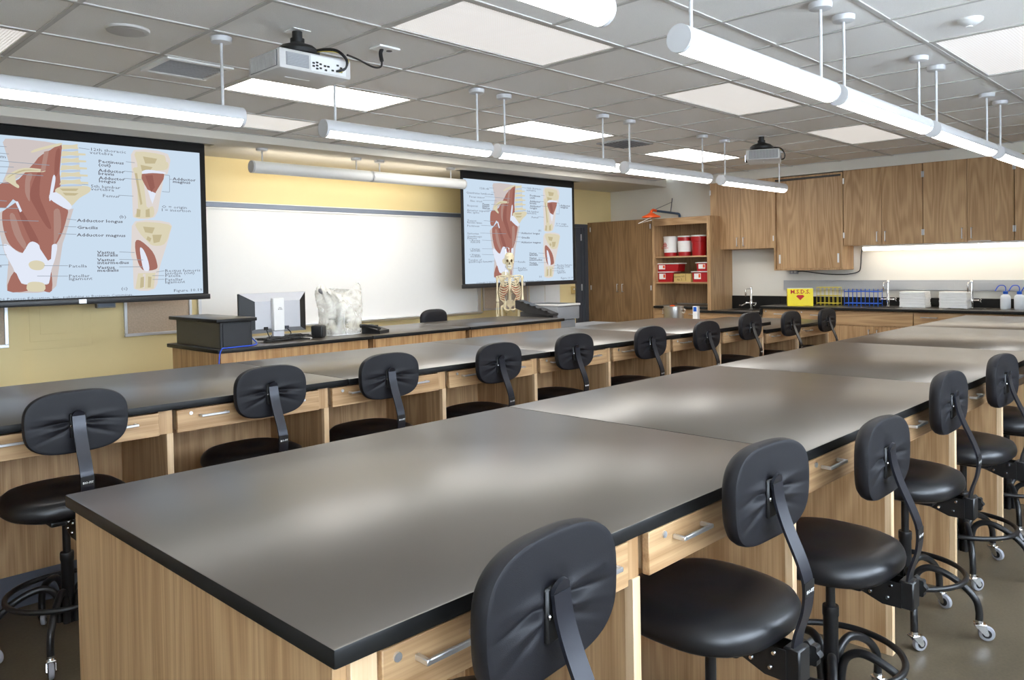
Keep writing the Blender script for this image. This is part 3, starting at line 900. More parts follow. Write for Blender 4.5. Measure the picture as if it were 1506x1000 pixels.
MB().box(3.2, 7.3, Y0 - .034, Y0 - .028, 2.185, 2.194).build('rail_lip', M['white'], t)


def tackboard(x0, x1, z0, z1, label, m='tack'):
    t = thing('tackboard', label, 'tackboard', ((x0 + x1) / 2, Y0, z0))
    f = .028
    MB().box(x0 + f, x1 - f, Y0 - .012, Y0 - .002, z0 + f, z1 - f).build('panel', M[m], t)
    for q in ((x0, x1, z0, z0 + f), (x0, x1, z1 - f, z1), (x0, x0 + f, z0 + f, z1 - f), (x1 - f, x1, z0 + f, z1 - f)):
        MB().box(q[0], q[1], Y0 - .022, Y0 - .001, q[2], q[3], .003).build('frame_rail', M['alu'], t)
    return t


tackboard(2.735, 3.37, .9, 2.1, 'linen tackboard below the left screen, beside the black box')
t = tackboard(1.23, 1.795, .885, 2.1, 'tackboard cut off at the left edge below the left screen')
t.location.y -= .05
tackboard(7.32, 8.22, .9, 2.1, 'linen tackboard behind the skeleton')
t = thing('wall_poster', 'white paper sheet hung below the right screen', 'poster', (8.58, Y0, .9))
MB().box(8.25, 8.575, Y0 - .006, Y0 - .001, .88, 2.0).build('sheet', M['paper'], t)
MB().box(8.585, 8.915, Y0 - .006, Y0 - .001, .88, 2.0).build('sheet', M['paper'], t)
# flush panel with nested outlines under the left screen
t = thing('access_panel', 'yellow flush wall panel with nested outline grooves under left screen', 'wall panel', (2.17, Y0, .846))
for a, b, c in ((1.905, 2.456, .846), (1.965, 2.384, .914), (2.046, 2.303, .973)):
    MB().box(a, b, Y0 - .004 - (c - .846) * .03, Y0 - .001, c, 2.0, .0015).build('panel_step', M['yellow'], t)
t = thing('wall_box', 'small grey wall box peeping out below left screen', 'junction box', (2.57, Y0, 1.18))
MB().box(2.49, 2.655, Y0 - .05, Y0 - .001, 1.178, 1.30, .006).build('box_body', M['grey'], t)
MB().box(2.50, 2.645, Y0 - .054, Y0 - .05, 1.19, 1.29, .002).build('box_cover', M['alu_paint'], t)
t = thing('wall_box', 'beige intercom box on the wall below the right corner of right screen', 'junction box', (9.20, Y0, 1.05))
MB().box(9.17, 9.24, Y0 - .04, Y0 - .001, 1.06, 1.17, .006).build('box_body', M['card'], t)
MB().cyl((9.205, Y0 - .043, 1.13), (9.205, Y0 - .04, 1.13), .012, n=14).build('button', M['white'], t)

# door beside the right screen
d = struct(thing('door_1', 'dark grey door beside the tall oak cabinet', 'door', (9.43, Y0, 0)))
del d['category']
MB().box(9.28, 9.40, Y0 - .03, Y0, 0, 2.06).build('door_leaf', M['door_grey'], d)
MB().box(9.455, 9.535, Y0 - .055, Y0, 0, 2.11).build('door_jamb', M['door_grey'], d)
MB().box(9.25, 9.455, Y0 - .055, Y0, 2.06, 2.11).build('door_head', M['door_grey'], d)
MB().box(9.40, 9.455, Y0 - .04, Y0, 0, 2.06).build('door_stop', M['door_grey'], d)
for z in (.3, 1.1, 1.86):
    MB().box(9.385, 9.405, Y0 - .045, Y0 - .03, z, z + .1, .003).build('hinge', M['alu'], d)

# ================================================================ projection screens
SC = {}
for k, c in dict(paper=(203, 221, 238), skin=(206, 196, 194), paleskin=(222, 214, 210), red=(165, 112, 101), dred=(150, 97, 88), white=(226, 232, 246), pale=(186, 202, 224), bone=(218, 210, 182), bone2=(194, 182, 146), pink=(176, 138, 128), ink=(104, 104, 112), line=(150, 160, 172)).items():
    m, nt, b = base_mat('slide_' + k)
    b.inputs['Base Color'].default_value = (0, 0, 0, 1)
    b.inputs['Specular IOR Level'].default_value = 0.0
    b.inputs['Roughness'].default_value = 1
    b.inputs['Emission Color'].default_value = lin(c)
    b.inputs['Emission Strength'].default_value = L_SCREEN
    SC[k] = m
SW, SH, SY = 2.02, 1.266, 7.0


def smooth_poly(p):
    return [(q.x, q.z) for q in catmull([(a, 0, b) for a, b in p], 3, True)] if len(p) > 4 else p


def proj_screen(xl, zb, label):
    t = thing('projection_screen', label, 'projection screen', (xl + SW / 2, SY, zb))
    ox = -SW / 2
    # fabric: black border sheet, image area in front of it
    MB().box(ox - .045, ox + SW + .05, .002, .006, -.01, 2.642 - zb).build('screen_fabric', M['screen_black'], t, world=False)
    MB().box(ox - .05, ox + SW + .065, -.008, .014, -.055, -.008, .006, 2).build('bottom_bar', M['charcoal'], t, world=False)
    MB().box(-.03, .03, -.014, .018, -.05, -.012, .003).build('pull_tab', M['alu'], t, world=False)
    MB().box(ox - .08, ox + SW + .12, -.05, .05, 2.640 - zb, 2.647 - zb).build('ceiling_slot', M['charcoal'], t, world=False)
    im = MB().box(ox, ox + SW, -.001, .002, 0, SH).build('projected_image', SC['paper'], t, world=False)
    P = lambda u, v, y: (ox + u * SW, y, v * SH)
    by = {}
    for n, (c, pts) in enumerate(SLIDE_SHAPES):
        q = [(min(max(a, .0), 1), min(max(b, 0), 1)) for a, b in smooth_poly(pts)]
        q = [a for i, a in enumerate(q) if (abs(a[0] - q[i - 1][0]) + abs(a[1] - q[i - 1][1])) > 1e-5]
        by.setdefault(c, []).append((n, q))
    for c, lst in by.items():
        m = MB()
        for n, q in lst:
            y = -.0012 - n * .00004
            m.face([P(a, b, y) for a, b in q])
        bmesh.ops.triangulate(m.bm, faces=list(m.bm.faces))
        o = m.build('figure_print', SC[c], im, world=False, normals=False)
        o['kind'] = 'stuff'
    ml = MB()
    for a, b, c, d in SLIDE_LINES:
        dx, dy = (c - a) * SW, (d - b) * SH
        l = math.hypot(dx, dy) + 1e-6
        nx, ny = -dy / l * .0022 / SW, dx / l * .0022 / SH
        ml.face([P(a + nx, b + ny, -.0036), P(c + nx, d + ny, -.0036), P(c - nx, d - ny, -.0036), P(a - nx, b - ny, -.0036)])
    o = ml.build('leader_lines', SC['line'], im, world=False, normals=False)
    o['kind'] = 'stuff'
    ms = []
    for u, v, s, bold in SLIDE_TEXT:
        big = 1.0 if not s.startswith('Copy') else .75
        ms.append(text_mesh(s, .035 * big, None, frame_m(P(u, v - .012, -.0038), (1, 0, 0), (0, 0, 1)), None, bold=bool(bold), sx=1.5))
    o = join_meshes('caption_print', ms, SC['ink'], im)
    o['kind'] = 'stuff'
    return t


proj_screen(1.17, 1.296, 'big projection screen at the left edge showing a muscle diagram of hip and thigh')
proj_screen(6.41, 1.286, 'projection screen right of the whiteboard, behind the skeleton')

# ================================================================ benches
def slab(x0, x1, y0, y1, z1, label, group, th=.032):
    t = thing('worktop', label, 'bench top', ((x0 + x1) / 2, (y0 + y1) / 2, z1 - th), 0, group)
    w, d = (x1 - x0) / 2, (y1 - y0) / 2
    MB().box(-w + .001, w - .001, -d, d, 0, th, .004, 2).build('slab', M['epoxy'], t, world=False)
    return t


PULL = None


def pull_mesh():
    m = MB()
    m.box(-.06, .06, -.034, -.026, -.005, .005, .0015)
    for s in (-1, 1):
        m.box(s * .06 - .005, s * .06 + .005, -.034, 0, -.005, .005, .0015)
    return m.mesh('pull_handle', M['alu'])


def drawer_mesh(w, h, key={}):
    k = (round(w, 3), round(h, 3))
    if k not in key:
        key[k] = MB().box(-w / 2, w / 2, -.02, .0, -h / 2, h / 2, .002).mesh('drawer', M['oak_x'])
    return key[k]


PULL_ME = pull_mesh()
LOCK_ME = MB().cyl((0, -.024, 0), (0, -.019, 0), .008, n=12).mesh('lock', M['alu'])


def bench_base(x0, bays, bay, yf, depth, top, label, group, end0=False, full_end=None, shift=0.0):
    """knee-hole bench frame: dividers, drawers, back panel; x0 = first divider's left face"""
    t = thing('lab_bench', label, 'lab bench', (x0, yf, 0), 0, group)
    zt = top - .032
    for k in range(bays + (1 if end0 else 0)):
        xx = k * bay if end0 else (k + 1) * bay
        MB().box(xx - .028, xx - .002, .05, depth, 0, zt, 0).build('divider', M['oak'], t, world=False)
        MB().box(xx - .029, xx - .001, .026, .0499, 0, zt - .105, .001).build('divider_edge', M['oak_edge'], t, world=False)
        MB().box(xx - .062, xx - .001, .03, .052, zt - .105, zt - .001, .001).build('rail_block', M['oak'], t, world=False)
    if full_end:
        MB().box(-.002, .024, .03, full_end, 0, zt, .001).build('end_panel', M['oak'], t, world=False)
        MB().box(.0245, .0745, .02, .045, 0, zt, .001).build('corner_post', M['oak_edge'], t, world=False)
    MB().box(.026 if full_end else .0, bays * bay - .03, depth - .03, depth - .01, .15, zt, 0).build('modesty_panel', M['oak'], t, world=False)
    MB().box(.026 if full_end else .0, bays * bay - .03, depth - .028, depth - .012, 0, .15, 0).build('toe_base', M['toe'], t, world=False)
    for k in range(bays):
        xa, xb = k * bay + .012 + (.065 if (full_end and k == 0) else 0), (k + 1) * bay - .066
        o = link('drawer', drawer_mesh(xb - xa, .098), t)
        o.location = ((xa + xb) / 2, .03, zt - .056)
        MB().box(xa + .01, xb - .01, .0302, depth - .06, zt - .098, zt - .012).build('drawer_box', M['oak_edge'], t, world=False)
        for s in (-1, 1):
            p = link('pull_handle', PULL_ME, o)
            p.location = (s * (bay / 2 - .20), -.02, .004 + .012)
        link('lock', LOCK_ME, o).location = (-bay / 2 + .1, 0, .03)
    return t


IX0, IY0, IW = .64, 1.004, 1.234
for k in range(5):
    a = IX0 + 1.63 * k
    pos = ['nearest slab at the lower left', 'second slab from the camera', 'third slab from the camera', 'fourth slab from the camera', 'farthest slab at the right'][k]
    slab(a, a + 1.628, IY0, IY0 + IW, H, 'black epoxy top of the big island bench, ' + pos, 'island bench tops')
    t = bench_base(a + .018, 2, .80, IY0, .62, H, 'oak knee-hole base of the big island bench under the ' + pos, 'island bench bases', full_end=IW - .05 if k == 0 else None)
    # far half of the island: plain oak back
    MB().box(.0 if k else -.002, 1.60, IW - .0495, IW - .03, 0, H - .032).build('back_panel', M['oak'], t, world=False)
LY0 = 3.46
for k in range(5):
    a = -.835 + 1.585 * k
    pos = ['out of frame at the left end', 'behind the leftmost stool', 'before the speaker cube', 'before the empty teacher seat', 'ending above the lower bench'][k]
    slab(a, a + 1.583, LY0, LY0 + 1.24, H, 'black epoxy top of the front bench, section ' + pos, 'front bench tops')
    bench_base(a - .105, 2, .7925, LY0, .60, H, 'oak knee-hole base of the front bench, section ' + pos, 'front bench bases')
# lower accessible section
slab(7.0, 8.52, LY0 + .01, LY0 + 1.24, .842, 'low black bench top past the end of the front bench', 'front bench tops')
bench_base(7.02, 2, .745, LY0 + .01, .60, .842, 'low oak base past the end of the front bench', 'front bench bases')

# ================================================================ stools
def super_outline(w, h, n, e=3.4, top=1.0):
    pts = []
    for k in range(n):
        a = 2 * PI * k / n
        c, s = math.cos(a), math.sin(a)
        r = (abs(c) ** e + abs(s) ** e) ** (-1 / e)
        x, z = r * c * w / 2, r * s * h / 2
        x *= 1 + (top - 1) * (z / h + .5)
        pts.append((x, z))
    return pts


def make_stool(label):
    t = thing('lab_stool', label, 'stool', (0, 0, 0), 0, 'black swivel lab stools')
    # ---- seat pad
    n = 48
    out = super_outline(.455, .425, n, 2.7)
    dz0 = -.028
    prof = [(.05, .668), (.3, .668), (.55, .667), (.74, .664), (.86, .657), (.94, .645), (.985, .628), (1.0, .610), (.985, .594), (.93, .584), (.80, .575), (.62, .567), (.3, .562), (.05, .562)]
    MB().rings([[(x * s, y * s + .005, dz0 + z + (.004 * (y / .2) if s < .9 else 0)) for x, y in out] for s, z in prof]).build('seat', M['vinyl'], t, world=False, ang=70)
    MB().box(-.09, .09, -.13, .11, .517, .54, .008, 2).build('seat_plate', M['powder'], t, world=False)
    # ---- backrest, moulded shell with creases drawn in towards the mounting pocket
    n = 208
    out = super_outline(.365, .240, n, 3.0, 1.03)
    yc, zc = -.155, .918

    def curve(x):
        return -.35 * x * x          # wraps slightly round the sitter

    def crease(x, z):
        d = 0.0
        for sx in (-1, 1):
            u = x * sx - .03
            if u < 0:
                continue
            fade = math.exp(-(u / .075) ** 1.8) * min(1, u / .014)
            for z0, sl, w, am in ((.002, -.06, .0065, .013), (-.026, -.34, .008, .005), (-.012, -.18, .008, -.006), (.018, .05, .010, -.005)):
                d += am * fade * math.exp(-((z - z0 - sl * u) / w) ** 2)
        return d

    rg = []
    for s, y in ((.04, .030), (.4, .030), (.75, .028), (.9, .023), (.97, .013), (1.0, .0), (.995, -.012), (.975, -.020)):
        rg.append([(x * s, yc + y + curve(x * s), zc + z * s) for x, z in out])
    for s in (.95, .91, .86, .81, .76, .71, .66, .61, .56, .51, .46, .41, .36, .31, .26, .2, .13, .05):
        row = []
        for x, z in out:
            px, pz = x * s, z * s
            y = -.021 - .006 * (1 - s)
            y += crease(px, pz)
            # pocket for the support bar
            y += .006 * math.exp(-(px / .034) ** 4 - ((pz + .012) / .058) ** 4)
            row.append((px, yc + y + curve(px), zc + pz))
        rg.append(row)
    bk = MB().rings(rg).build('backrest', M['shell'], t, world=False, ang=50)
    MB().box(-.029, .029, yc - .030, yc - .0175, zc - .06, zc + .034, .004).build('mount_pocket', M['black'], bk, world=False)
    for s in (-1, 1):
        MB().lathe([(0, 0), (.005, 0), (.005, .003), (.003, .005), (0, .005)], (0, 0, 0), 10, frame_m((s * .0245, yc - .030, zc - .012), (1, 0, 0), (0, 0, 1)) @ Matrix.Rotation(0, 4, 'X')).build('rivet', M['chrome'], bk, world=False)
    # ---- support bar
    path = catmull([(0, yc - .036, zc + .024), (0, yc - .043, zc - .02), (0, yc - .062, zc - .075), (0, yc - .098, zc - .155), (0, yc - .112, zc - .205), (0, yc - .108, zc - .265), (0, yc - .088, zc - .33), (0, yc - .082, zc - .375), (0, yc - .082, zc - .44)], 6)
    st = MB().strip([(p.y, p.z) for p in path], .046, .007).build('support_bar', M['stem'], t, world=False, ang=30)
    MB().cyl((0, yc - .038, zc + .024), (0, yc - .031, zc + .026), .0225, n=24).build('bar_tip', M['stem'], st, world=False)
    g = frame_m((-.0175, yc - .1175, zc - .222), (1, 0, 0), (0, -.02, 1))
    MB().box(-.0235, .0235, yc - .1164, yc - .1145, zc - .232, zc - .195).build('brand_plate', M['black'], st, world=False)
    text_mesh('BIO-FIT', .0115, M['white'], g, st, 'lettering', True)
    # ---- tilt bracket under the seat
    br = MB().box(-.027, .027, -.258, -.216, .475, .560, .004)
    br.build('bracket_sleeve', M['powder'], t, world=False)
    for s in (-1, 1):
        p = MB().prism([(-.225, .553), (-.14, .55), (-.05, .535), (-.05, .52), (-.125, .495), (-.17, .478), (-.225, .478)], 0, s * .028, s * .032).build('side_plate', M['powder'], t, world=False)
        for y, z in ((-.195, .538), (-.145, .535), (-.185, .50), (-.135, .507)):
            MB().cyl((s * .032, y, z), (s * .0365, y, z), .0065, .0045, n=12).build('bolt', M['chrome'], p, world=False)
    MB().cyl((.027, -.237, .52), (.055, -.237, .52), .008, n=10).build('knob_shaft', M['chrome'], t, world=False)
    kn = [(.030 * (1 + .10 * math.cos(8 * a)) * math.cos(a), .030 * (1 + .10 * math.cos(8 * a)) * math.sin(a)) for a in [2 * PI * k / 48 for k in range(48)]]
    MB().prism([(-.237 + a, .52 + b) for a, b in kn], 0, .052, .074).build('adjuster_knob', M['black'], t, world=False, ang=25)
    # ---- column
    MB().cyl((0, 0, .53), (0, 0, .34), .0145, n=20).build('piston', M['powder'], t, world=False)
    MB().lathe([(0, .375), (.024, .375), (.0255, .37), (.0255, .345), (.023, .34), (.023, .095), (0, .095)], (0, 0, 0), 24).build('column_sleeve', M['powder'], t, world=False)
    R5 = [(.215 * math.cos(2 * PI * k / 64), .215 * math.sin(2 * PI * k / 64), .222) for k in range(64)]
    MB().tube(R5, .0105, 10, closed=True).build('foot_ring', M['powder'], t, world=False)
    lp = catmull([(.031, 0, .10), (.032, 0, .16), (.045, 0, .215), (.085, 0, .243), (.14, 0, .235), (.205, 0, .20), (.248, 0, .155), (.26, 0, .11), (.26, 0, .075)], 6)
    lme = MB().tube(lp, .0135, 12).mesh('leg', M['powder'])
    fk = MB()
    fk.cyl((.26, 0, .078), (.26, 0, .066), .014, n=14)
    fk.box(.24, .285, -.017, .017, .056, .066, .003)
    for s in (-1, 1):
        fk.prism([(.243, .06), (.282, .06), (.292, .03), (.288, .022), (.278, .022)], 1, s * .0135, s * .0165)
    fme = fk.mesh('caster_fork', M['chrome'])
    wl = MB().lathe([(0, -.010), (.021, -.010), (.027, -.008), (.029, -.004), (.029, .004), (.027, .008), (.021, .010), (0, .010)], (0, 0, 0), 28, Matrix.Translation((.285, 0, .029)) @ Matrix.Rotation(PI / 2, 4, 'X'))
    wme = wl.mesh('caster_wheel', M['rubber'])
    hub = MB().lathe([(0, -.0112), (.0165, -.0112), (.0165, .0112), (0, .0112)], (0, 0, 0), 20, Matrix.Translation((.285, 0, .029)) @ Matrix.Rotation(PI / 2, 4, 'X')).mesh('wheel_hub', M['black'])
    for k in range(5):
        o = link('leg', lme, t)
        o.rotation_euler = (0, 0, math.radians(24 + 72 * k))
        for mm in (fme, wme, hub):
            c = link(mm.name.split('.')[0], mm, o)
            # each caster swivels its own way
            a = (0.9, -0.6, 2.2, 0.3, -1.7)[k]
            c.matrix_local = Matrix.Translation((.26, 0, 0)) @ Matrix.Rotation(a, 4, 'Z') @ Matrix.Translation((-.26, 0, 0))
    return t


SB = .155            # distance of the backrest behind the seat centre
LB = [(.997, 3.32, 0), (1.848, 3.40, 0), (2.526, 3.372, 0), (3.29, 3.33, -.005), (4.05, 3.375, -.008), (4.845, 3.312, -.01), (5.64, 3.315, -.022), (6.45, 3.356, 0), (7.265, 3.357, -.03), (8.0, 3.315, -.04)]


def settle(o, dz, turn):
    """wind the seat up or down on its column and turn the foot star"""
    for ch in o.children:
        n = ch.name.split('.')[0]
        if n in ('seat', 'seat_plate', 'backrest', 'support_bar', 'bracket_sleeve', 'side_plate', 'knob_shaft', 'adjuster_knob', 'piston'):
            ch.location.z += dz
        elif n == 'leg':
            ch.rotation_euler.z += math.radians(turn)
    return o


stool = make_stool('black swivel stool, leftmost of the row along the front bench')
stool.location = (LB[0][0], LB[0][1] + SB, 0)
for k in range(1, 10):
    w = ['', 'second', 'third', 'fourth', 'fifth', 'sixth', 'seventh', 'eighth', 'ninth', 'tenth'][k]
    lab = 'black swivel stool, %s from the left in the row along the front bench' % w
    if k == 9:
        lab = 'black swivel stool, last and farthest of the row along the front bench'
    settle(dup(stool, (LB[k][0], LB[k][1] + SB, 0), math.radians((0, 2, -2, 1, -1, -1, 0, 0, 0, 0)[k]), lab), LB[k][2], 36)
RB = [(.972, .884, 5, 0), (1.809, .909, -2, 0), (2.50, .875, 0, -.04), (3.39, .934, 0, 0), (4.14, .915, -2, 0), (5.0, .92, 0, 0), (5.85, .91, 2, 0), (6.7, .92, 0, 0), (7.5, .91, 0, 0)]
for k, (x, y, r, dz) in enumerate(RB):
    a = math.radians(r)
    lab = 'black swivel stool nearest the camera, cut off at the bottom edge' if k == 0 else 'black swivel stool, %s from the camera along the island bench' % ORD[k]
    o = dup(stool, (x - SB * math.sin(a), y + SB * math.cos(a), 0), a, lab)
    settle(o, dz, 36)
dup(stool, (5.58, 6.60 - SB, 0), PI, 'black stool behind the teacher desk, backrest towards the whiteboard')

# ================================================================ teacher desks
def desk(x0, x1, y0, y1, label, panel_l=True):
    t = thing('teacher_desk', label, 'desk', ((x0 + x1) / 2, (y0 + y1) / 2, 0), 0, 'teacher desks')
    MB().box(x0, x1, y0, y1, H - .03, H, .006, 2).build('desk_top', M['epoxy'], t)
    MB().box(x0 + .04, x1 - .03, y0 + .03, y0 + .05, 0, H - .03).build('front_panel', M['oak_desk'], t)
    MB().box(x0 + .03, x0 + .05, y0 + .05, y1 - .04, 0, H - .03).build('end_panel', M['oak_desk'], t)
    MB().box(x1 - .04, x1 - .02, y0 + .05, y1 - .04, 0, H - .03).build('end_panel', M['oak_desk'], t)
    return t


DY0, DY1 = 5.55, 6.45
desk(2.625, 4.0, DY0, DY1, 'oak-fronted teacher desk with monitor and black box on its black top')
desk(4.01, 5.13, DY0, DY1, 'oak-fronted middle teacher desk with the telephone at its left end')
desk(5.14, 6.53, DY0, DY1, 'oak-fronted teacher desk in front of the skeleton')

t = thing('equipment_box', 'low black box cabinet with overhanging lid on the left end of teacher desk', 'cabinet', (2.8, 5.98, H))
MB().box(2.67, 2.925, 5.60, 6.36, H, 1.108, .003).build('box_body', M['charcoal'], t)
MB().box(2.63, 2.95, 5.565, 6.41, 1.109, 1.136, .005, 2).build('lid', M['epoxy'], t)
MB().box(2.69, 2.905, 5.594, 5.60, H + .012, 1.10, .002).build('box_door', M['charcoal'], t)

# monitor, back towards the room
t = thing('computer_monitor', 'silver flat monitor seen from behind on the teacher desk', 'monitor', (3.335, 6.02, H))
my = 6.02
MB().box(3.035, 3.64, my, my + .03, .972, 1.302, .004).build('bezel', M['black'], t)
MB().box(3.05, 3.625, my + .03, my + .032, .985, 1.29).build('display_panel', M['black'], t)
o = [(3.035, .972), (3.64, .972), (3.64, 1.302), (3.035, 1.302)]
i = [(3.145, 1.01), (3.555, 1.01), (3.555, 1.235), (3.145, 1.235)]
a3 = [(x, my, z) for x, z in o]
b3 = [(x, my - .055, z) for x, z in i]
sh = MB().face([b3[0], b3[1], b3[2], b3[3]])
sh.face([a3[0], a3[1], b3[1], b3[0]])
sh.face([a3[2], a3[3], b3[3], b3[2]])
sh.build('rear_shell', M['silver'], t)
for q in ((0, 3), (1, 2)):
    MB().face([a3[q[0]], a3[q[1]], b3[q[1]], b3[q[0]]]).build('side_wedge', M['black'], t)
nk = MB().box(3.285, 3.385, my - .10, my - .056, .99, 1.26, .006).build('neck', M['white_matte'], t)
MB().box(3.285, 3.385, my - .09, my - .06, H + .012, .99, .004).build('neck_base', M['silver'], t)
MB().box(3.22, 3.45, my - .15, my + .09, H, H + .012, .005).build('foot', M['silver'], t)
text_mesh('DELL', .022, M['grey'], frame_m((3.335, my - .058, 1.242), (1, 0, 0), (0, 0, 1)), t, 'lettering', True, 1.0, 'CENTER').location = -Vector(t.location)
for k, s in enumerate(('DELL', 'MODEL')):
    text_mesh(s, .012, M['ink'], frame_m((3.345, my - .1012, 1.175 - k * .012), (1, 0, 0), (0, 0, 1)), t, 'lettering', True, 1.0, 'CENTER').location = -Vector(t.location)
for x, m in ((3.235, 'black'), (3.425, 'bluecord')):
    MB().box(x - .018, x + .018, my - .066, my - .056, 1.0, 1.025, .002).build('plug', M['ink' if m == 'black' else 'door_grey'], t)
sm = MB().box(-.004, .004, my - .0262 - .001, my - .022, 0, .012).mesh('vent_slot', M['grey'])
rnd = random.Random(3)
for k in range(7):
    p = [(3.10 + rnd.random() * .45, my - .10 - rnd.random() * .22, H + .006 + rnd.random() * .03) for _ in range(7)]
    if k < 2:
        p = [((3.235, 3.425)[k], my - .07, 1.0), ((3.235, 3.425)[k] + .01, my - .09, .95)] + p
    tag(MB().tube(catmull(p, 7), .0045, 7).build('cable', M['black']), ('black cable plugged into the left socket of the monitor', 'black cable plugged into the right socket of the monitor')[k] if k < 2 else 'black cable tangled on the desk behind the monitor stand', 'cable', 'tangled black cables')
tag(MB().tube(catmull([(2.96, 5.75, H + .08), (2.985, 5.72, H + .05), (2.99, 5.66, H + .015), (2.93, 5.60, H + .008), (2.80, 5.575, H + .008), (2.70, 5.565, H + .007), (2.655, 5.545, H + .004), (2.63, 5.535, .86), (2.615, 5.53, .70), (2.60, 5.53, .5)], 8), .0045, 8).build('network_cord', M['bluecord']), 'blue network cord hanging over the corner of the teacher desk', 'cord')
t = thing('keyboard', 'slim black keyboard lying behind the cables on teacher desk', 'keyboard', (3.52, 6.15, H))
MB().box(3.42, 3.66, 6.10, 6.22, H, H + .018, .004).build('keyboard_case', M['black'], t)
MB().box(3.43, 3.65, 6.11, 6.21, H + .018, H + .022).build('key_field', M['charcoal'], t)['kind'] = 'stuff'
# cube loudspeaker
t = thing('desk_speaker', 'small black cube loudspeaker between monitor and bagged microscope', 'speaker', (3.64, 5.82, H), math.radians(38))
MB().box(-.05, .05, -.05, .05, .004, .104, .012, 3).build('speaker_case', M['black'], t, world=False)
MB().box(-.042, .042, -.053, -.049, .014, .096, .002).build('speaker_grille', M['charcoal'], t, world=False)
MB().box(-.04, .04, -.04, .04, 0, .006).build('speaker_foot', M['ink'], t, world=False)

# microscope under a plastic bag
mx, myy = 3.955, 5.98
t = thing('microscope', 'microscope showing dimly inside the clear plastic bag', 'microscope', (mx, myy, H))
MB().box(-.10, .10, -.12, .12, 0, .045, .012, 2).build('foot', M['projgrey'], t, world=False)
MB().tube(catmull([(.05, .08, .04), (.06, .10, .15), (.05, .08, .25), (.0, .03, .28)], 6), .022, 12).build('arm', M['projgrey'], t, world=False)
MB().box(-.08, .06, -.08, .06, .13, .145, .004).build('stage', M['black'], t, world=False)
for s in (-1, 1):
    MB().cyl((s * .022 - .03, 0, .30), (s * .03 - .12, -.04, .37), .013, n=12).build('eyepiece', M['black'], t, world=False)
MB().cyl((0, 0, .27), (0, 0, .17), .022, .014, n=16).build('objective', M['steel'], t, world=False)
for s in (-1, 1):
    MB().cyl((.05 + s * .03, .06, .10), (.05 + s * .06, .06, .10), .02, n=16).build('focus_knob', M['black'], t, world=False)
rnd = random.Random(11)
ph = [rnd.random() * 6 for _ in range(8)]
rg = []
NB = 56
for k, (z, sx, sy) in enumerate(((.004, .175, .16), (.03, .18, .165), (.08, .178, .16), (.14, .172, .155), (.20, .178, .15), (.26, .195, .14), (.31, .21, .11), (.35, .225, .075), (.385, .225, .04), (.41, .20, .018))):
    row = []
    for q in range(NB):
        a = 2 * PI * q / NB
        w = 1 + .05 * math.sin(5 * a + ph[0] + z * 9) + .035 * math.sin(9 * a + ph[1] - z * 16) + .025 * math.sin(15 * a + ph[2] + z * 25)
        ex = 2.8
        r = (abs(math.cos(a)) ** ex + abs(math.sin(a)) ** ex) ** (-1 / ex)
        zz = z + (.0 if k < 7 else (.020 * math.sin(3 * a + ph[3]) + .03 * abs(math.cos(a)) ** 3 - (.03 if k == 9 else 0) * (1 - abs(math.cos(a)))))
        row.append((r * math.cos(a) * sx * w, r * math.sin(a) * sy * w, zz))
    rg.append(row)
bg = thing('plastic_bag', 'crumpled clear plastic bag over the microscope on the teacher desk', 'plastic bag', (mx, myy, H))
MB().rings(rg, cap0=False, cap1=False).build('film', M['film'], bg, world=False, ang=180)
MB().tube(catmull([(-.20, -.02, .40), (-.205, -.03, .385), (-.16, -.05, .36)], 5), .016, 8).build('knot', M['projdark'], bg, world=False)
MB().tube([rg[0][q] for q in range(NB)], .004, 6, closed=True).build('bag_hem', M['white_matte'], bg, world=False)
MB().tube(catmull([(-.04, -.175, .01), (-.075, -.185, .10), (-.06, -.175, .20), (.0, -.16, .26)], 6), .003, 6).build('fold', M['white_matte'], bg, world=False)

# telephone
t = thing('desk_phone', 'black desk telephone at the left end of the middle teacher desk', 'telephone', (4.19, 5.77, H), math.radians(25))
MB().prism([(-.09, 0), (.09, 0), (.09, .075), (-.09, .028)], 0, -.085, .085).build('phone_body', M['black'], t, world=False)
MB().tube(catmull([(-.11, -.10, .045), (-.105, -.07, .062), (-.105, .05, .075), (-.11, .09, .07)], 5), [.017] * 3 + [.012] * 10 + [.017] * 3, 10).build('handset', M['charcoal'], t, world=False)
MB().box(-.03, .07, .01, .07, .058, .068).build('display', M['ink'], t, world=False)

# ================================================================ copier and cart right of the desks
t = thing('equipment_cart', 'grey cart beside the last teacher desk with a flat tray at its end', 'cart', (7.3, 6.1, 0))
MB().box(6.60, 8.05, 5.86, 6.36, .735, .76, .004).build('cart_top', M['printer'], t)
for x in (6.66, 7.6):
    for y in (5.9, 6.32):
        MB().box(x - .015, x + .015, y - .015, y + .015, .05, .735).build('leg', M['printer'], t)
        MB().cyl((x, y - .012, .03), (x, y + .012, .03), .03, n=16).build('caster', M['black'], t)
MB().box(6.66, 7.6, 5.9, 6.32, .2, .215).build('lower_shelf', M['printer'], t)
MB().box(7.98, 8.03, 5.855, 5.90, .70, .745, .004).build('corner_bumper', M['paper'], t)
MB().box(7.35, 7.40, 5.855, 5.90, .70, .745, .004).build('corner_bumper', M['paper'], t)
t = thing('copier', 'grey copier with a dark angled feed tray on the cart', 'printer', (6.9, 6.05, .76))
MB().box(6.74, 7.06, 5.84, 6.28, .7605, .868, .008, 2).build('lower_body', M['printer'], t)
MB().box(6.715, 7.10, 5.81, 6.31, .872, 1.022, .010, 2).build('upper_body', M['printer'], t)
MB().box(6.715, 7.11, 5.80, 6.32, 1.025, 1.048, .006, 2).build('lid', M['projgrey'], t)
MB().box(6.76, 7.06, 5.85, 6.27, 1.0485, 1.051).build('glass', M['charcoal'], t)
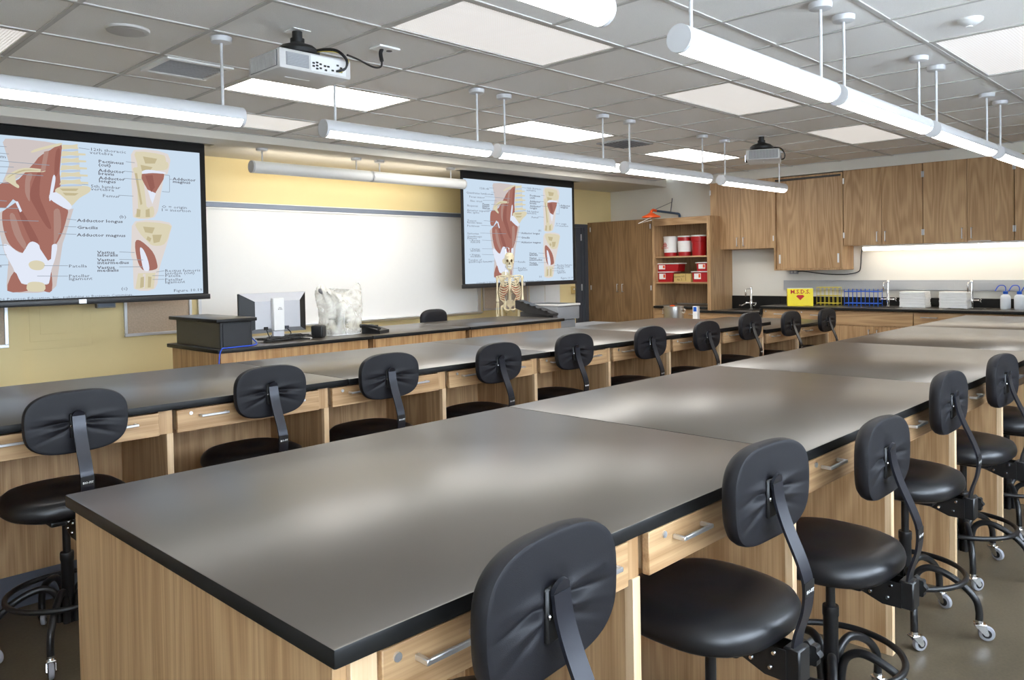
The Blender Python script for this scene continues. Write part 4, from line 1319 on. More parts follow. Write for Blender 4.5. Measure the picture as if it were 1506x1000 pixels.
MB().box(6.64, 6.735, 5.88, 6.33, .80, .96, .015, 2).build('side_feeder', M['charcoal'], t)
MB().prism([(5.80, .93), (5.80, .952), (6.33, 1.095), (6.36, 1.09), (6.36, 1.0), (6.20, .955)], 0, 6.60, 6.713).build('feed_tray', M['charcoal'], t)
for k in range(5):
    MB().box(6.592, 6.60, 5.86 + k * .09, 5.90 + k * .09, .955 + k * .024, .985 + k * .024).build('tray_clip', M['black'], t)

# ================================================================ skeleton on its stand
SX, SYK = 6.915, 6.75
t = thing('skeleton_model', 'ivory anatomical skeleton hanging from a stand behind the teacher desk', 'skeleton', (SX, SYK, 0), math.radians(-44))
t.scale = (.80, .85, 1)
bn, bd = M['bone'], M['bone_dark']


def bpart(name, pts, r, n=8, m=None, k=5):
    p = catmull(pts, k)
    if isinstance(r, (list, tuple)):
        rr = []
        for i_ in range(len(p)):
            f = i_ / (len(p) - 1) * (len(r) - 1)
            a = min(int(f), len(r) - 2)
            rr.append(r[a] + (r[a + 1] - r[a]) * (f - a))
        r = rr
    return MB().tube(p, r, n).build(name, m or bn, t, world=False, ang=60)


# skull: rings from crown to jaw (half width, half depth, y shift), faces -Y
sk = [(1.657, .02, .02, .012), (1.650, .045, .055, .012), (1.635, .062, .078, .012), (1.61, .071, .090, .01), (1.58, .073, .092, .008), (1.555, .069, .086, .004), (1.535, .062, .076, -.004), (1.515, .058, .062, -.014), (1.495, .052, .052, -.024), (1.475, .046, .046, -.032), (1.455, .038, .040, -.036), (1.442, .024, .028, -.04)]
rg = []
for z, hw, hd, ys in sk:
    row = []
    for k in range(28):
        a = 2 * PI * k / 28
        x, y = hw * math.cos(a), hd * math.sin(a)
        if z < 1.53 and y < 0:
            y *= .92
        row.append((x, y + ys, z))
    rg.append(row)
skull = MB().rings(rg).build('skull', bn, t, world=False, ang=80)
for s in (-1, 1):
    MB().lathe([(0, .004), (.012, .003), (.018, 0), (.012, -.004), (0, -.005)], (0, 0, 0), 16, frame_m((s * .030, -.078, 1.557), (1, 0, 0), (0, .15, 1))).build('eye_socket', bd, skull, world=False)
    bpart('cheekbone', [(s * .066, -.02, 1.537), (s * .062, -.05, 1.532), (s * .045, -.072, 1.528)], .007, 6)
MB().prism([(-.010, 1.512), (.010, 1.512), (.004, 1.538), (-.004, 1.538)], 1, -.088, -.07).build('nose_opening', bd, skull, world=False)
MB().box(-.026, .026, -.082, -.07, 1.482, 1.486).build('tooth_gap', bd, skull, world=False)
th = MB().box(-.0028, .0028, -.083, -.076, -.006, .006, .001).mesh('tooth', M['paper'])
for k in range(8):
    for z in (1.494, 1.475):
        o = link('tooth', th, skull)
        o.location = (-.021 + k * .006, .004 * abs(k - 3.5) / 3.5, z)
# spine
vb = MB().lathe([(0, -.010), (.017, -.010), (.0145, 0), (.017, .010), (0, .010)], (0, 0, 0), 12)
vb.box(-.028, .028, .012, .02, -.004, .004)
vb.box(-.004, .004, .014, .04, -.006, .003)
vme = vb.mesh('vertebra', bn)
for k in range(23):
    f = k / 22
    z = 1.44 - f * .40
    y = .03 + .025 * math.sin(f * PI * 1.9 + .3)
    o = link('vertebra', vme, t)
    o.location = (0, y, z)
    s = .62 + .62 * f
    o.scale = (s, s, .85)
# rib cage
for k in range(10):
    f = k / 9
    zt = 1.365 - f * .215
    w = 1.22 * (.055, .085, .104, .116, .124, .130, .133, .133, .130, .124)[k]
    dp = (.05, .07, .085, .095, .10, .105, .105, .10, .095, .085)[k]
    dz = .035 + .055 * f
    for s in (-1, 1):
        ze = max(zt - dz, 1.215 - .0 * f) if k < 7 else zt - dz - .005
        pts = [(s * .012, .045, zt + .01), (s * w * .6, .055, zt + .012), (s * w, .01, zt - dz * .3), (s * w * .92, -dp * .55, zt - dz * .75), (s * w * .55, -dp * .95, zt - dz)]
        if k < 7:
            pts.append((s * .018, -dp - .002, max(zt - dz + .012 + .02 * f * 2, 1.225)))
        bpart('rib', pts, .0052, 6)
        if 3 <= k <= 8:      # painted muscle between the ribs
            q = catmull(pts, 5)
            q = q[10:]
            mbm = MB()
            up = [(p.x * .97, p.y * .97, p.z + .002) for p in q]
            dn = [(p.x * .97, p.y * .97, p.z - .016) for p in q]
            mbm.rings([up, dn], closed=False, cap0=False, cap1=False)
            mbm.build('rib_muscle', M['muscle'], t, world=False)
MB().prism([(-.022, 1.355), (.022, 1.355), (.016, 1.32), (.017, 1.25), (.006, 1.20), (-.006, 1.20), (-.017, 1.25), (-.016, 1.32)], 1, -.092, -.080).build('breastbone', bn, t, world=False)
for s in (-1, 1):
    bpart('collarbone', [(s * .02, -.07, 1.362), (s * .07, -.075, 1.372), (s * .13, -.03, 1.375), (s * .172, .0, 1.37)], .0075, 8)
    MB().prism([(s * .07, 1.35), (s * .165, 1.365), (s * .15, 1.30), (s * .085, 1.225)], 1, .055, .063).build('shoulder_blade', bn, t, world=False)
    xa = s * .188
    bpart('upper_arm_bone', [(xa - s * .012, .005, 1.36), (xa, .005, 1.34), (xa + s * .004, .005, 1.22), (xa + s * .002, .0, 1.09), (xa, 0, 1.055)], [.016, .028, .014, .013, .026, .02], 10)
    bpart('forearm_bone', [(xa - s * .008, 0, 1.045), (xa - s * .01, -.01, .93), (xa - s * .002, -.02, .80)], [.013, .008, .011], 8)
    bpart('forearm_bone', [(xa + s * .012, 0, 1.045), (xa + s * .018, -.01, .93), (xa + s * .014, -.02, .80)], [.010, .008, .012], 8)
    for k in range(5):
        xx = xa + s * (.028 - .013 * k)
        bpart('finger_bone', [(xx, -.02, .79), (xx + s * .003, -.03, .72), (xx, -.04, .62 + .03 * abs(k - 2))], .005, 6)
    # hip bone: flared blade and ring
    rgp = []
    for f, x, z, rx, rz in ((0, .05, 1.02, .02, .02), (.3, .095, 1.075, .035, .045), (.6, .108, 1.10, .03, .055), (1, .112, 1.125, .012, .03)):
        rgp.append([(s * (x + rx * math.cos(a)), .0 + .035 * (1 - f) + .010 * math.sin(a) - .02 * f, z + rz * math.sin(a + .5)) for a in [2 * PI * k / 16 for k in range(16)]])
    MB().rings(rgp).build('hip_blade', bn, t, world=False, ang=80)
    bpart('hip_ring', [(s * .06, .02, 1.06), (s * .085, .0, 1.01), (s * .075, -.03, .965), (s * .03, -.06, .955), (s * .004, -.065, .965)], [.018, .02, .014, .011, .012], 10)
    bpart('hip_ring', [(s * .08, .0, 1.0), (s * .062, .02, .94), (s * .035, -.03, .935)], [.016, .014, .009], 8)
    bpart('thigh_bone', [(s * .085, .0, .995), (s * .115, .0, 1.0), (s * .128, .0, .97), (s * .118, 0, .80), (s * .095, 0, .58), (s * .092, 0, .55)], [.022, .017, .022, .0135, .0135, .03, .026], 10)
    bpart('shin_bone', [(s * .092, 0, .535), (s * .09, 0, .49), (s * .088, 0, .30), (s * .088, 0, .15)], [.03, .02, .012, .018], 10)
    bpart('calf_bone', [(s * .118, .01, .50), (s * .116, .01, .30), (s * .11, .01, .14)], .007, 8)
    bpart('foot_bone', [(s * .09, .04, .12), (s * .092, .0, .13), (s * .10, -.08, .11), (s * .105, -.15, .095)], [.022, .024, .022, .010], 8)
MB().prism([(-.045, 1.075), (.045, 1.075), (.03, 1.0), (.008, .965), (-.008, .965), (-.03, 1.0)], 1, .035, .055).build('sacrum', bn, t, world=False)
MB().cyl((-.055, .09, .03), (-.055, .09, 1.715), .006, n=10).build('stand_pole', M['chrome'], t, world=False)
MB().tube(catmull([(-.055, .09, 1.70), (-.052, .07, 1.718), (-.02, .03, 1.718), (0, .012, 1.70), (0, .012, 1.65)], 6), .004, 8).build('stand_hook', M['chrome'], t, world=False)
for k in range(5):
    a = 2 * PI * k / 5
    MB().tube([(-.055, .09, .05), (-.055 + .26 * math.cos(a), .09 + .26 * math.sin(a), .04)], .011, 8).build('stand_foot', M['powder'], t, world=False)
    MB().cyl((-.055 + .26 * math.cos(a), .08 + .26 * math.sin(a), .02), (-.055 + .26 * math.cos(a), .10 + .26 * math.sin(a), .02), .02, n=12).build('caster', M['black'], t, world=False)

# ================================================================ right wall: tall cabinet, hutch, wall cabinets
def vpull(parent, x, y, z, L=.11):
    m = MB().box(x - .034, x - .026, y - .005, y + .005, z - L / 2, z + L / 2, .0015)
    for s in (-1, 1):
        m.box(x - .034, x, y - .005, y + .005, z + s * L / 2 - .005, z + s * L / 2 + .005, .0015)
    m.build('pull_handle', M['alu'], parent)


def hpull(parent, x, y, z, L=.12):
    m = MB().box(x - .034, x - .026, y - L / 2, y + L / 2, z - .005, z + .005, .0015)
    for s in (-1, 1):
        m.box(x - .034, x, y + s * L / 2 - .005, y + s * L / 2 + .005, z - .005, z + .005, .0015)
    m.build('pull_handle', M['alu'], parent)


def hinge(parent, x, y, z):
    MB().box(x - .006, x, y - .011, y + .011, z - .035, z + .035, .002).build('hinge', M['alu'], parent)


def door_pair(t, x, ya, yb, z0, z1, split=None, pulls='bottom', hz=None, hinges=True, mat='oak'):
    """two hinged doors on the -X face between ya<yb; returns nothing"""
    ym = split if split else (ya + yb) / 2
    for lo, hi, side in ((ya + .003, ym - .002, 1), (ym + .002, yb - .003, -1)):
        d = MB().box(x - .02, x, lo, hi, z0 + .003, z1 - .003, .0015).build('door', M[mat], t)
        yy = hi - .045 if side == 1 else lo + .045
        vpull(d, x - .02, yy, hz if hz else (z0 + .10 if pulls == 'bottom' else z1 - .1))
        if hinges:
            for z in (z0 + .13, z1 - .13):
                hinge(d, x - .02, lo + .001 if side == 1 else hi - .001, z)


t = thing('tall_cabinet', 'tall two-door oak storage cabinet in the corner', 'cabinet', (9.9, 7.06, 0))
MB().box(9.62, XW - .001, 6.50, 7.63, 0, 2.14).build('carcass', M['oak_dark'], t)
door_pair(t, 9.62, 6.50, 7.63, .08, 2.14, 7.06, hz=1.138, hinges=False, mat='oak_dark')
for y in (6.515, 7.615):
    for z in (.35, 1.14, 2.03):
        hinge(t, 9.60, y, z)
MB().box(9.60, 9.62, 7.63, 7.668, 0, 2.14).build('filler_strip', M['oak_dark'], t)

t = thing('open_hutch', 'open oak shelf unit between tall cabinet and sink counter', 'shelf unit', (9.9, 6.05, 0))
MB().box(9.60, XW - .001, 5.55, 5.60, 0, 2.13).build('side_panel', M['oak'], t)
MB().box(9.62, XW - .001, 6.465, 6.498, 0, 2.13).build('side_panel', M['oak'], t)
MB().box(10.17, XW - .001, 5.60, 6.465, .90, 2.13).build('back_panel', M['oak'], t)
MB().box(9.61, 9.63, 5.60, 6.465, 2.03, 2.13).build('header', M['oak_y'], t)
MB().box(9.63, 10.17, 5.60, 6.465, 2.11, 2.13).build('top_panel', M['oak_y'], t)
for z in (1.59, 1.222):
    MB().box(9.65, 10.17, 5.602, 6.463, z - .022, z, .002).build('shelf', M['oak_y'], t)
MB().box(9.57, 10.17, 5.602, 6.463, .85, .885, .004).build('counter_top', M['epoxy'], t)
MB().box(9.62, 10.17, 5.602, 6.463, .1, .848).build('base_carcass', M['oak'], t)
for a, b in ((5.605, 6.03), (6.035, 6.46)):
    d = MB().box(9.60, 9.62, a, b, .70, .845, .002).build('drawer', M['oak_y'], t)
    hpull(d, 9.60, (a + b) / 2, .78)
    MB().box(9.60, 9.62, a, b, .12, .695, .002).build('door', M['oak'], t)


def wall_cab(y0, y1, label, split=None, z0=1.662, z1=2.59):
    t = thing('wall_cabinet', label, 'cabinet', (10.03, (y0 + y1) / 2, z0), 0, 'oak wall cabinets')
    MB().box(9.89, XW - .001, y0 + .0015, y1 - .0015, z0, z1).build('carcass', M['oak'], t)
    door_pair(t, 9.89, y0, y1, z0, z1, split)
    return t


wall_cab(4.765, 5.70, 'oak wall cabinet above the small corner sink, left of the sliding-door one', 5.24)
wall_cab(2.951, 3.86, 'oak wall cabinet with cathedral grain, directly right of the sliding-door cabinet', 3.409)
wall_cab(2.041, 2.949, 'oak wall cabinet, second to the right of the sliding-door cabinet', 2.495)
wall_cab(1.131, 2.039, 'oak wall cabinet cut off at the right edge of the picture')
t = thing('sliding_cabinet', 'lower-hanging oak wall cabinet with two sliding doors', 'cabinet', (10.03, 4.31, 1.37), 0, 'oak wall cabinets')
y0, y1, z0, z1 = 3.863, 4.763, 1.368, 2.575
for q in ((y0, y0 + .022, z0, z1), (y1 - .022, y1, z0, z1), (y0 + .022, y1 - .022, z0, z0 + .022), (y0 + .022, y1 - .022, z1 - .022, z1)):
    MB().box(9.86, XW - .001, q[0], q[1], q[2], q[3], .0015).build('case_panel', M['oak'], t)
MB().box(10.17, XW - .001, y0 + .022, y1 - .022, z0 + .022, z1 - .022).build('back_panel', M['oak'], t)
for k, (a, b, x) in enumerate(((4.305, y1 - .024, 9.895), (y0 + .024, 4.335, 9.872))):
    d = MB().box(x, x + .018, a, b, z0 + .024, z1 - .045, .0015).build('sliding_door', M['oak'], t)
    yy = b - .04 if k == 0 else a + .04
    MB().box(x - .004, x, yy - .012, yy + .012, z0 + .09, z0 + .205, .002).build('finger_pull', M['alu'], d)
    MB().box(x - .0055, x - .004, yy - .006, yy + .006, z0 + .115, z0 + .185).build('pull_recess', M['paper'], d)
MB().box(9.865, 9.93, y0 + .022, y1 - .022, z1 - .042, z1 - .022).build('track', M['charcoal'], t)

# ---- base cabinets and counters
def base_cab(y0, y1, label, kind):
    t = thing('base_cabinet', label, 'cabinet', (9.9, (y0 + y1) / 2, 0), 0, 'oak base cabinets')
    MB().box(9.64, XW - .02, y0 + .001, y1 - .001, .1, H - .034).build('carcass', M['oak'], t)
    MB().box(9.70, XW - .02, y0 + .001, y1 - .001, 0, .1).build('toe_base', M['toe'], t)
    if kind == 'drawers':
        ym = (y0 + y1) / 2
        for a, b in ((y0 + .003, ym - .002), (ym + .002, y1 - .003)):
            d = MB().box(9.62, 9.64, a, b, .705, H - .045, .002).build('drawer', M['oak_y'], t)
            hpull(d, 9.62, (a + b) / 2, .815)
            MB().cyl((9.619, b - .05, .845), (9.622, b - .05, .845), .009, n=12).build('lock', M['alu'], d)
    elif kind == 'apron':
        MB().box(9.62, 9.64, y0 + .003, y1 - .003, .705, H - .045, .002).build('false_front', M['oak_y'], t)
    else:
        d = MB().box(9.62, 9.64, y0 + .003, y1 - .003, .705, H - .045, .002).build('drawer', M['oak_y'], t)
        hpull(d, 9.62, (y0 + y1) / 2 + .28, .822, .16)
        hpull(d, 9.62, (y0 + y1) / 2 - .28, .822, .16)
    door_pair(t, 9.64, y0, y1, .11, .70, pulls='top', hinges=False)
    return t


base_cab(3.868, 4.82, 'oak base cabinet with two small drawers under the yellow box', 'drawers')
base_cab(2.985, 3.866, 'oak base cabinet with plain front under the blue rack', 'apron')
base_cab(2.09, 2.983, 'oak base cabinet with a wide drawer behind the island end', 'wide')
base_cab(1.19, 2.088, 'oak base cabinet at the right edge behind the island end', 'apron')
t = thing('countertop', 'black epoxy counter along the right wall with backsplash', 'countertop', (9.9, 2.8, H - .032))
MB().box(9.575, XW - .001, .3, 4.825, H - .032, H, .004, 2).build('slab', M['epoxy'], t)
MB().box(XW - .025, XW - .001, .3, 4.825, H, 1.02, .003).build('backsplash', M['epoxy'], t)
MB().box(9.585, 9.60, 4.80, 4.835, .80, H - .033).build('end_block', M['epoxy_edge'], t)
t = thing('countertop', 'lower black sink counter by the open shelf unit', 'countertop', (9.9, 5.25, .80))
MB().box(9.55, XW - .001, 4.826, 5.548, .805, .838, .004, 2).build('slab', M['epoxy'], t)
MB().box(9.55, 9.60, 5.548, 5.72, .805, .838, .004, 2).build('slab_nose', M['epoxy'], t)
MB().box(XW - .025, XW - .001, 4.826, 5.548, .838, 1.02, .003).build('backsplash', M['epoxy'], t)
MB().box(9.575, 9.595, 4.83, 5.70, .60, .803, .002).build('apron', M['oak_y'], t)


def sink(y, z, label, w=.40):
    t = thing('sink', label, 'sink', (9.86, y, z))
    for a, b, c, d in ((-.18, -.165, -w / 2, w / 2), (.165, .18, -w / 2, w / 2), (-.165, .165, -w / 2, -w / 2 + .015), (-.165, .165, w / 2 - .015, w / 2)):
        MB().box(a, b, c, d, .0, .006, .002).build('rim', M['epoxy'], t, world=False)
    MB().box(-.165, .165, -w / 2 + .015, w / 2 - .015, .0, .0015).build('basin', M['ink'], t, world=False)
    MB().cyl((0, 0, .0015), (0, 0, .003), .03, n=20).build('drain', M['chrome'], t, world=False)


sink(3.40, H, 'black drop-in sink below the middle faucet')
sink(2.50, H, 'black drop-in sink below the right faucet')
sink(5.18, .838, 'black drop-in sink in the low corner counter', .34)


def faucet(y, z, top, label, lever=False):
    t = thing('lab_faucet', label, 'faucet', (10.0, y, z), 0, 'chrome lab faucets')
    h = top - z
    MB().lathe([(0, 0), (.028, 0), (.028, .006), (.016, .014), (.016, .05), (.02, .06), (.02, .115), (.014, .125), (.014, h * .94), (.017, h * .95), (.017, h), (.008, h + .012), (0, h + .014)], (0, 0, 0), 20).build('column', M['chrome'], t, world=False)
    pts = catmull([(-.01, 0, h * .95), (-.08, 0, h * .95), (-.135, 0, h * .94), (-.155, 0, h * .87), (-.155, 0, h * .72)], 6)
    MB().tube(pts, .0075, 10).build('spout', M['chrome'], t, world=False)
    MB().cyl((-.155, 0, h * .76), (-.155, 0, h * .62), .011, .006, n=12).build('nozzle', M['chrome'], t, world=False)
    for s in (-1, 1):
        MB().tube([(0, 0, .09), (0, s * .05, .09), (0, s * .075, .09)], [.011, .010, .013], 12).build('valve_arm', M['chrome'], t, world=False)
        if lever:
            MB().tube(catmull([(0, s * .07, .09), (-.04, s * .085, .07), (-.10, s * .10, .055), (-.13, s * .105, .065)], 5), .009, 8).build('wrist_blade', M['chrome'], t, world=False)
        else:
            for a in range(4):
                MB().cyl((0, s * .085, .09), (.026 * math.cos(a * PI / 2 + .5), s * .088, .09 + .026 * math.sin(a * PI / 2 + .5)), .006, n=8).build('handle_arm', M['chrome'], t, world=False)
    return t


faucet(3.385, H, 1.225, 'chrome gooseneck lab faucet right of the blue rack')
faucet(2.485, H, 1.225, 'chrome gooseneck lab faucet in front of the right towel stack')
faucet(5.165, .838, 1.14, 'small chrome faucet with wrist blades at the low corner sink', True)

# ---- wall raceway, outlet, under-cabinet light
t = thing('wall_raceway', 'grey metal raceway strip along the wall above the counter', 'raceway', (XW, 2.6, 1.1))
MB().box(XW - .045, XW - .001, .3, 4.775, 1.105, 1.232, .003).build('channel', M['grey'], t)
MB().box(XW - .049, XW - .045, 2.70, 4.2, 1.12, 1.20, .001).build('cover', M['grey'], t)
MB().box(XW - .049, XW - .045, .4, 2.66, 1.12, 1.20, .001).build('cover', M['grey'], t)
t = thing('wall_outlet', 'small outlet box on the wall below the sliding-door cabinet', 'outlet', (XW, 4.64, 1.32))
MB().box(XW - .04, XW - .001, 4.585, 4.69, 1.315, 1.368, .003).build('box_body', M['grey'], t)
for y in (4.615, 4.66):
    MB().box(XW - .042, XW - .04, y - .012, y + .012, 1.328, 1.356).build('socket', M['paper'], t)
tag(MB().tube(catmull([(XW - .03, 4.585, 1.345), (XW - .03, 4.5, 1.35), (XW - .02, 4.25, 1.315), (XW - .02, 4.05, 1.305), (XW - .015, 3.90, 1.312), (XW - .015, 3.80, 1.34), (XW - .012, 3.775, 1.40), (XW - .012, 3.765, 1.55), (XW - .012, 3.755, 1.61), (XW - .03, 3.72, 1.635), (10.08, 3.67, 1.64)], 7), .006, 8).build('power_cord', M['charcoal']), 'dark power cord running from the outlet up to the under-cabinet light', 'cord')
for k, (a, b) in enumerate(((2.40, 3.655), (1.15, 2.395))):
    t = thing('under_cabinet_light', ('lit strip light under the wall cabinets, left part', 'lit strip light under the wall cabinets, part at the right edge')[k], 'strip light', (9.97, (a + b) / 2, 1.60), 0, 'under-cabinet strip lights')
    MB().box(9.92, 10.03, a, b, 1.640, 1.661).build('light_housing', M['white'], t)
    MB().prism([(9.925, 1.6395), (9.93, 1.605), (9.945, 1.596), (10.005, 1.596), (10.02, 1.605), (10.025, 1.6395)], 1, a + .004, b - .004).build('diffuser', M['glow_under'], t)
t = thing('paper_slot', 'thin paper tray edge stuck under the wall cabinet door', 'tray', (9.86, 2.35, 1.655))
MB().box(9.84, 9.90, 2.26, 2.48, 1.6625, 1.668).build('tray_lip', M['paper'], t)
t.location.z = 1.66

# ---- things on the counter
t = thing('binder_box', 'yellow safety-sheet box with red lettering on the counter', 'box', (9.82, 4.40, H), math.radians(-62))
MB().box(-.155, .155, -.07, .07, 0, .222, .003).build('box_body', M['yellow_pl'], t, world=False)
MB().box(-.15, .15, -.065, .065, .222, .226).build('binder_pages', M['paper'], t, world=False)
text_mesh('M.S.D.S.', .072, M['redprint'], frame_m((0, -.0712, .158), (1, 0, 0), (0, 0, 1)), t, 'lettering', True, 1.0, 'CENTER')
MB().prism([(-.05, .125), (-.032, .14), (.032, .14), (.05, .125), (0, .075)], 1, -.0712, -.0702).build('arrow_mark', M['redprint'], t, world=False)
text_mesh('M.S.D.S.', .030, M['redprint'], frame_m((-.1562, 0, .165), (0, -1, 0), (0, 0, 1)), t, 'lettering', True, 1.0, 'CENTER')
MB().prism([(-.025, .115), (-.016, .135), (.016, .135), (.025, .115), (0, .075)], 0, -.1562, -.1552).build('arrow_mark', M['redprint'], t, world=False)


def wire_rack(loc, L, D, h, n, mat, label, tiers, r=.004):
    t = thing('tube_rack', label, 'rack', loc)
    for z in tiers:
        pts = [(-D / 2, -L / 2, z), (D / 2, -L / 2, z), (D / 2, L / 2, z), (-D / 2, L / 2, z)]
        for a in range(4):
            MB().cyl(pts[a], pts[(a + 1) % 4], r, n=8).build('rail_wire', M[mat], t, world=False)
    for k in range(n + 1):
        y = -L / 2 + L * k / n
        for s in (-1, 1):
            MB().cyl((s * D / 2, y, 0), (s * D / 2, y, h), r * .8, n=6).build('upright_wire', M[mat], t, world=False)
        MB().cyl((-D / 2, y, tiers[0]), (D / 2, y, tiers[0]), r * .8, n=6).build('cross_wire', M[mat], t, world=False)
    return t


wire_rack((9.95, 4.08, H), .27, .10, .235, 5, 'yellow_wire', 'yellow wire test tube rack beside the yellow box', (.035, .13, .235))
for k, (z) in enumerate((.13, .235)):
    pass
wire_rack((9.95, 3.66, H), .40, .14, .215, 8, 'blue', 'blue wire test tube rack left of the middle faucet', (.04, .185), .005)
for k, (y, lab) in enumerate(((3.09, 'stack of folded white paper towels right of the middle faucet'), (2.66, 'stack of folded white paper towels behind the right faucet'))):
    t = thing('towel_stack', lab, 'paper towels', (10.03, y, H))
    for q in range(6):
        MB().box(-.10 - .002 * (q % 2), .10, -.145 + .004 * (q % 3), .145 - .003 * (q % 2), q * .031, q * .031 + .031, .004, 1).build('towel_bundle', M['paper'], t, world=False)


def wash_bottle(loc, label):
    t = thing('wash_bottle', label, 'bottle', loc, 0, 'wash bottles at the right end')
    MB().lathe([(0, 0), (.045, 0), (.05, .006), (.05, .125), (.042, .15), (.02, .165), (.02, .175), (0, .175)], (0, 0, 0), 24).build('bottle_body', M['pvc'], t, world=False)
    MB().lathe([(0, .165), (.024, .165), (.024, .195), (.012, .2), (0, .2)], (0, 0, 0), 20).build('cap', M['blue'], t, world=False)
    MB().tube(catmull([(0, 0, .195), (0, 0, .24), (-.01, .02, .262), (-.03, .06, .255), (-.045, .09, .20)], 6), .005, 8).build('spout_tube', M['bluecord'], t, world=False)


for k, y in enumerate((2.15, 2.02, 1.90)):
    wash_bottle((9.98, y, H), ('milky wash bottle with blue cap, leftmost at the right end of the counter', 'milky wash bottle with blue cap, second at the right end of the counter', 'milky wash bottle with blue cap, beyond the right edge')[k])

# ---- hutch contents
def bucket(y, label, kind):
    t = thing('waste_bucket', label, 'bucket', (9.87, y, 1.5905), 0, 'round sharps buckets')
    r = .10 if kind != 'red' else .112
    if kind == 'white':
        MB().lathe([(0, 0), (r * .92, 0), (r * .94, .055), (0, .055)], (0, 0, 0), 32).build('bucket_base', M['red'], t, world=False)
        MB().lathe([(r * .9, .055), (r * .945, .0555), (r, .27), (0, .27)], (0, 0, 0), 32).build('bucket_wall', M['paper'], t, world=False)
        ang = math.radians(205)
        mm = []
        for k in range(3):
            a = 2 * PI * k / 3 + PI / 2
            ring = MB()
            pts = [(.016 * math.cos(a) + .015 * math.cos(b), .016 * math.sin(a) + .015 * math.sin(b), 0) for b in [2 * PI * q / 20 for q in range(20)]]
            ring.tube(pts, .004, 6, closed=True)
            mm.append(ring.xf(frame_m((-.102, .028, .165), (0, -1, 0), (0, 0, 1))).mesh('ring', None))
        join_meshes('hazard_mark', mm, M['redprint'], t)
        text_mesh('BIOHAZARD', .020, M['redprint'], frame_m((-.104, .03, .115), (0, -1, 0), (0, 0, 1)), t, 'lettering', True, 1.0, 'CENTER')
    elif kind == 'labelled':
        MB().lathe([(0, 0), (r * .9, 0), (r, .27), (0, .27)], (0, 0, 0), 32).build('bucket_wall', M['red'], t, world=False)
        MB().lathe([(r * .94, .06), (r * .945, .06), (r * 1.0, .215), (r * .96, .215)], (0, 0, 0), 32).build('wrap_label', M['paper'], t, world=False)
    else:
        MB().lathe([(0, 0), (r * .86, 0), (r * .95, .20), (r, .205), (r * 1.02, .27), (0, .27)], (0, 0, 0), 32).build('bucket_wall', M['red'], t, world=False)
    MB().lathe([(0, .27), (r * 1.05, .27), (r * 1.05, .285), (r * .95, .29), (0, .29)], (0, 0, 0), 32).build('lid', M['white_matte'], t, world=False)


bucket(6.35, 'white bucket with red biohazard mark on the upper shelf', 'white')
bucket(6.115, 'red bucket with a pale wrap label on the upper shelf', 'labelled')
bucket(5.88, 'plain red bucket on the upper shelf', 'red')


def sharps_box(y, z, w, h, label, xo=9.80):
    t = thing('sharps_box', label, 'container', (xo, y, z), 0, 'red sharps boxes')
    MB().prism([(-w / 2 * .9, 0), (w / 2 * .9, 0), (w / 2, h), (-w / 2, h)], 0, -.09, .09).build('box_body', M['red'], t, world=False)
    MB().box(-.105, .10, -w / 2 - .02, w / 2 + .015, h, h + .014, .004).build('lid', M['white_matte'], t, world=False)
    MB().box(-.0925, -.09, w / 2 - .135, w / 2 - .03, h * .3, h * .88).build('paper_label', M['paper'], t, world=False)
    MB().box(-.0935, -.0925, w / 2 - .13, w / 2 - .10, h * .45, h * .82).build('red_square', M['orange'], t, world=False)


sharps_box(6.345, 1.2225, .26, .135, 'red sharps box with white lid at the left end of the lower shelf')
sharps_box(6.30, 1.373, .36, .105, 'wide red sharps box stacked on the left one of the lower shelf')
sharps_box(5.77, 1.2225, .26, .135, 'red sharps box right of the cardboard carton on the lower shelf')
sharps_box(5.73, 1.373, .20, .11, 'small red sharps box stacked at the right end of the lower shelf')
t = thing('carton', 'small cardboard carton with handwriting on the lower shelf', 'box', (9.78, 6.06, 1.2225))
MB().box(-.08, .12, -.14, .135, 0, .118, .002).build('carton_body', M['card'], t, world=False)
MB().box(-.081, -.08, -.002, .002, .02, .118).build('carton_seam', M['ink'], t, world=False).location = (0, -.06, 0)
text_mesh('Hammer test', .040, M['ink'], frame_m((-.0815, .045, .066), (0, -1, .08), (0, .08, 1)), t, 'lettering', False, .8, 'CENTER')
text_mesh('No. 2', .040, M['ink'], frame_m((-.0815, .04, .022), (0, -1, .05), (0, .05, 1)), t, 'lettering', False, .9, 'CENTER')

# ---- pot and carton on a low trolley behind the front bench
t = thing('utility_trolley', 'low steel trolley carrying the stock pot', 'cart', (9.2, 5.8, 0))
MB().box(8.98, 9.42, 5.50, 6.08, .58, .60, .004).build('trolley_top', M['steel'], t)
for x in (9.0, 9.40):
    for y in (5.53, 6.05):
        MB().cyl((x, y, .05), (x, y, .58), .012, n=10).build('leg', M['steel'], t)
        MB().cyl((x, y - .01, .025), (x, y + .01, .025), .025, n=12).build('caster', M['black'], t)
MB().box(8.99, 9.41, 5.52, 6.06, .2, .215).build('lower_shelf', M['steel'], t)
t = thing('stock_pot', 'tall stainless steel stock pot near the open shelf unit', 'pot', (9.2, 5.885, .60))
MB().lathe([(0, 0), (.128, 0), (.132, .008), (.132, .30), (.138, .306), (.138, .31), (.128, .31), (.126, .02), (0, .02)], (0, 0, 0), 36).build('pot_wall', M['steel'], t, world=False)
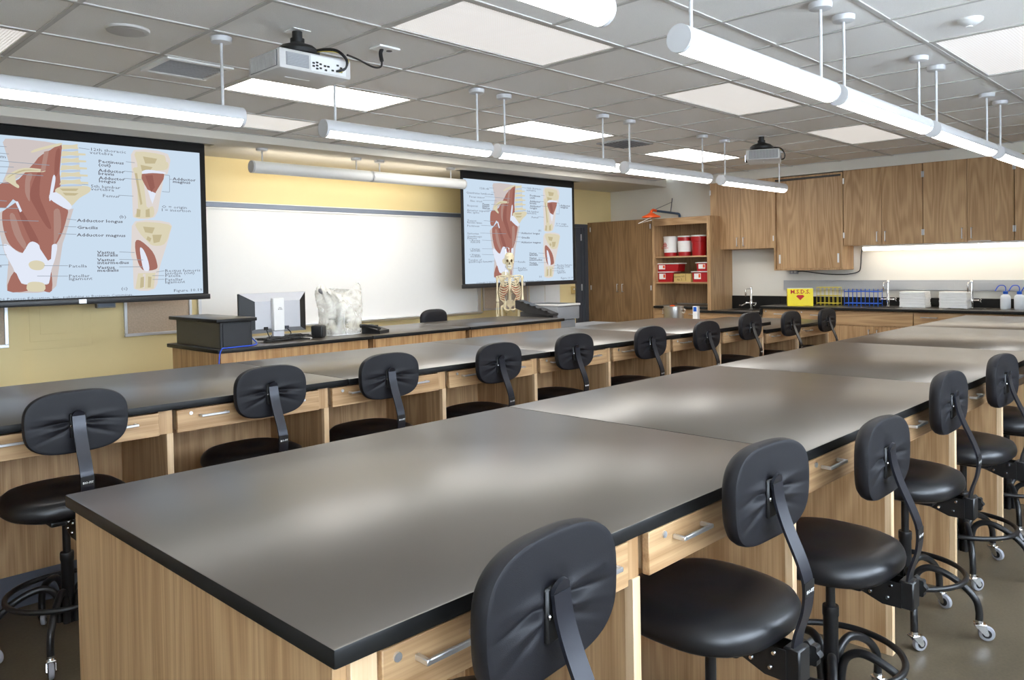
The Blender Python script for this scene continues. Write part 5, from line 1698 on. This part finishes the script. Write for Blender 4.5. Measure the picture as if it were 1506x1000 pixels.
for s in (-1, 1):
    MB().tube(catmull([(.0, s * .132, .27), (0, s * .17, .275), (0, s * .17, .225), (0, s * .132, .23)], 5), .006, 8).build('pot_handle', M['steel'], t, world=False)
MB().lathe([(0, .30), (.03, .305), (.04, .315), (.02, .325), (0, .328)], (-.03, .0, 0), 16).build('orange_lump', M['orange'], t, world=False)
t = thing('carton', 'small white carton with a blue label beside the pot', 'box', (9.3, 5.60, .60))
MB().box(-.03, .03, -.035, .035, 0, .31, .002).build('carton_body', M['paper'], t, world=False)
MB().box(-.0312, -.03, -.024, .024, .24, .30).build('blue_label', M['blue'], t, world=False)

# ---- emergency shower above the hutch
t = thing('emergency_shower', 'orange emergency shower head on a blue pipe with white pull triangle', 'shower', (10.2, 6.35, 2.2))
MB().tube(catmull([(XW - .004, 6.35, 2.13), (XW - .06, 6.35, 2.13), (XW - .08, 6.35, 2.15), (XW - .08, 6.35, 2.19), (XW - .10, 6.35, 2.215), (XW - .16, 6.35, 2.22)], 5), .018, 12).build('wall_elbow', M['bluepipe'], t)
MB().cyl((XW - .15, 6.35, 2.22), (9.47, 6.35, 2.24), .017, n=14).build('pipe', M['bluepipe'], t)
MB().tube(catmull([(9.50, 6.35, 2.24), (9.43, 6.35, 2.245), (9.39, 6.35, 2.22), (9.385, 6.35, 2.18)], 6), [.02] * 19, 12).build('head_elbow', M['orange'], t)
MB().lathe([(0, .05), (.03, .045), (.055, .028), (.125, -.002), (.132, -.02), (.115, -.024), (0, -.02)], (9.385, 6.35, 2.16), 28).build('shower_rose', M['orange'], t)
MB().box(9.36, 9.42, 6.31, 6.39, 2.17, 2.20, .006).build('valve_body', M['bluecord'], t)
MB().tube([(9.33, 6.28, 2.15), (9.04, 6.33, 2.045), (9.30, 6.37, 2.085), (9.33, 6.30, 2.10)], .004, 6).build('pull_triangle', M['white'], t)
MB().tube([(XW - .004, 6.52, 2.46), (9.90, 6.36, 2.24)], .007, 8).build('brace_rod', M['toe'], t)
MB().tube([(XW - .10, 6.46, 2.40), (9.50, 6.35, 2.26)], .004, 6).build('brace_rod', M['toe'], t)
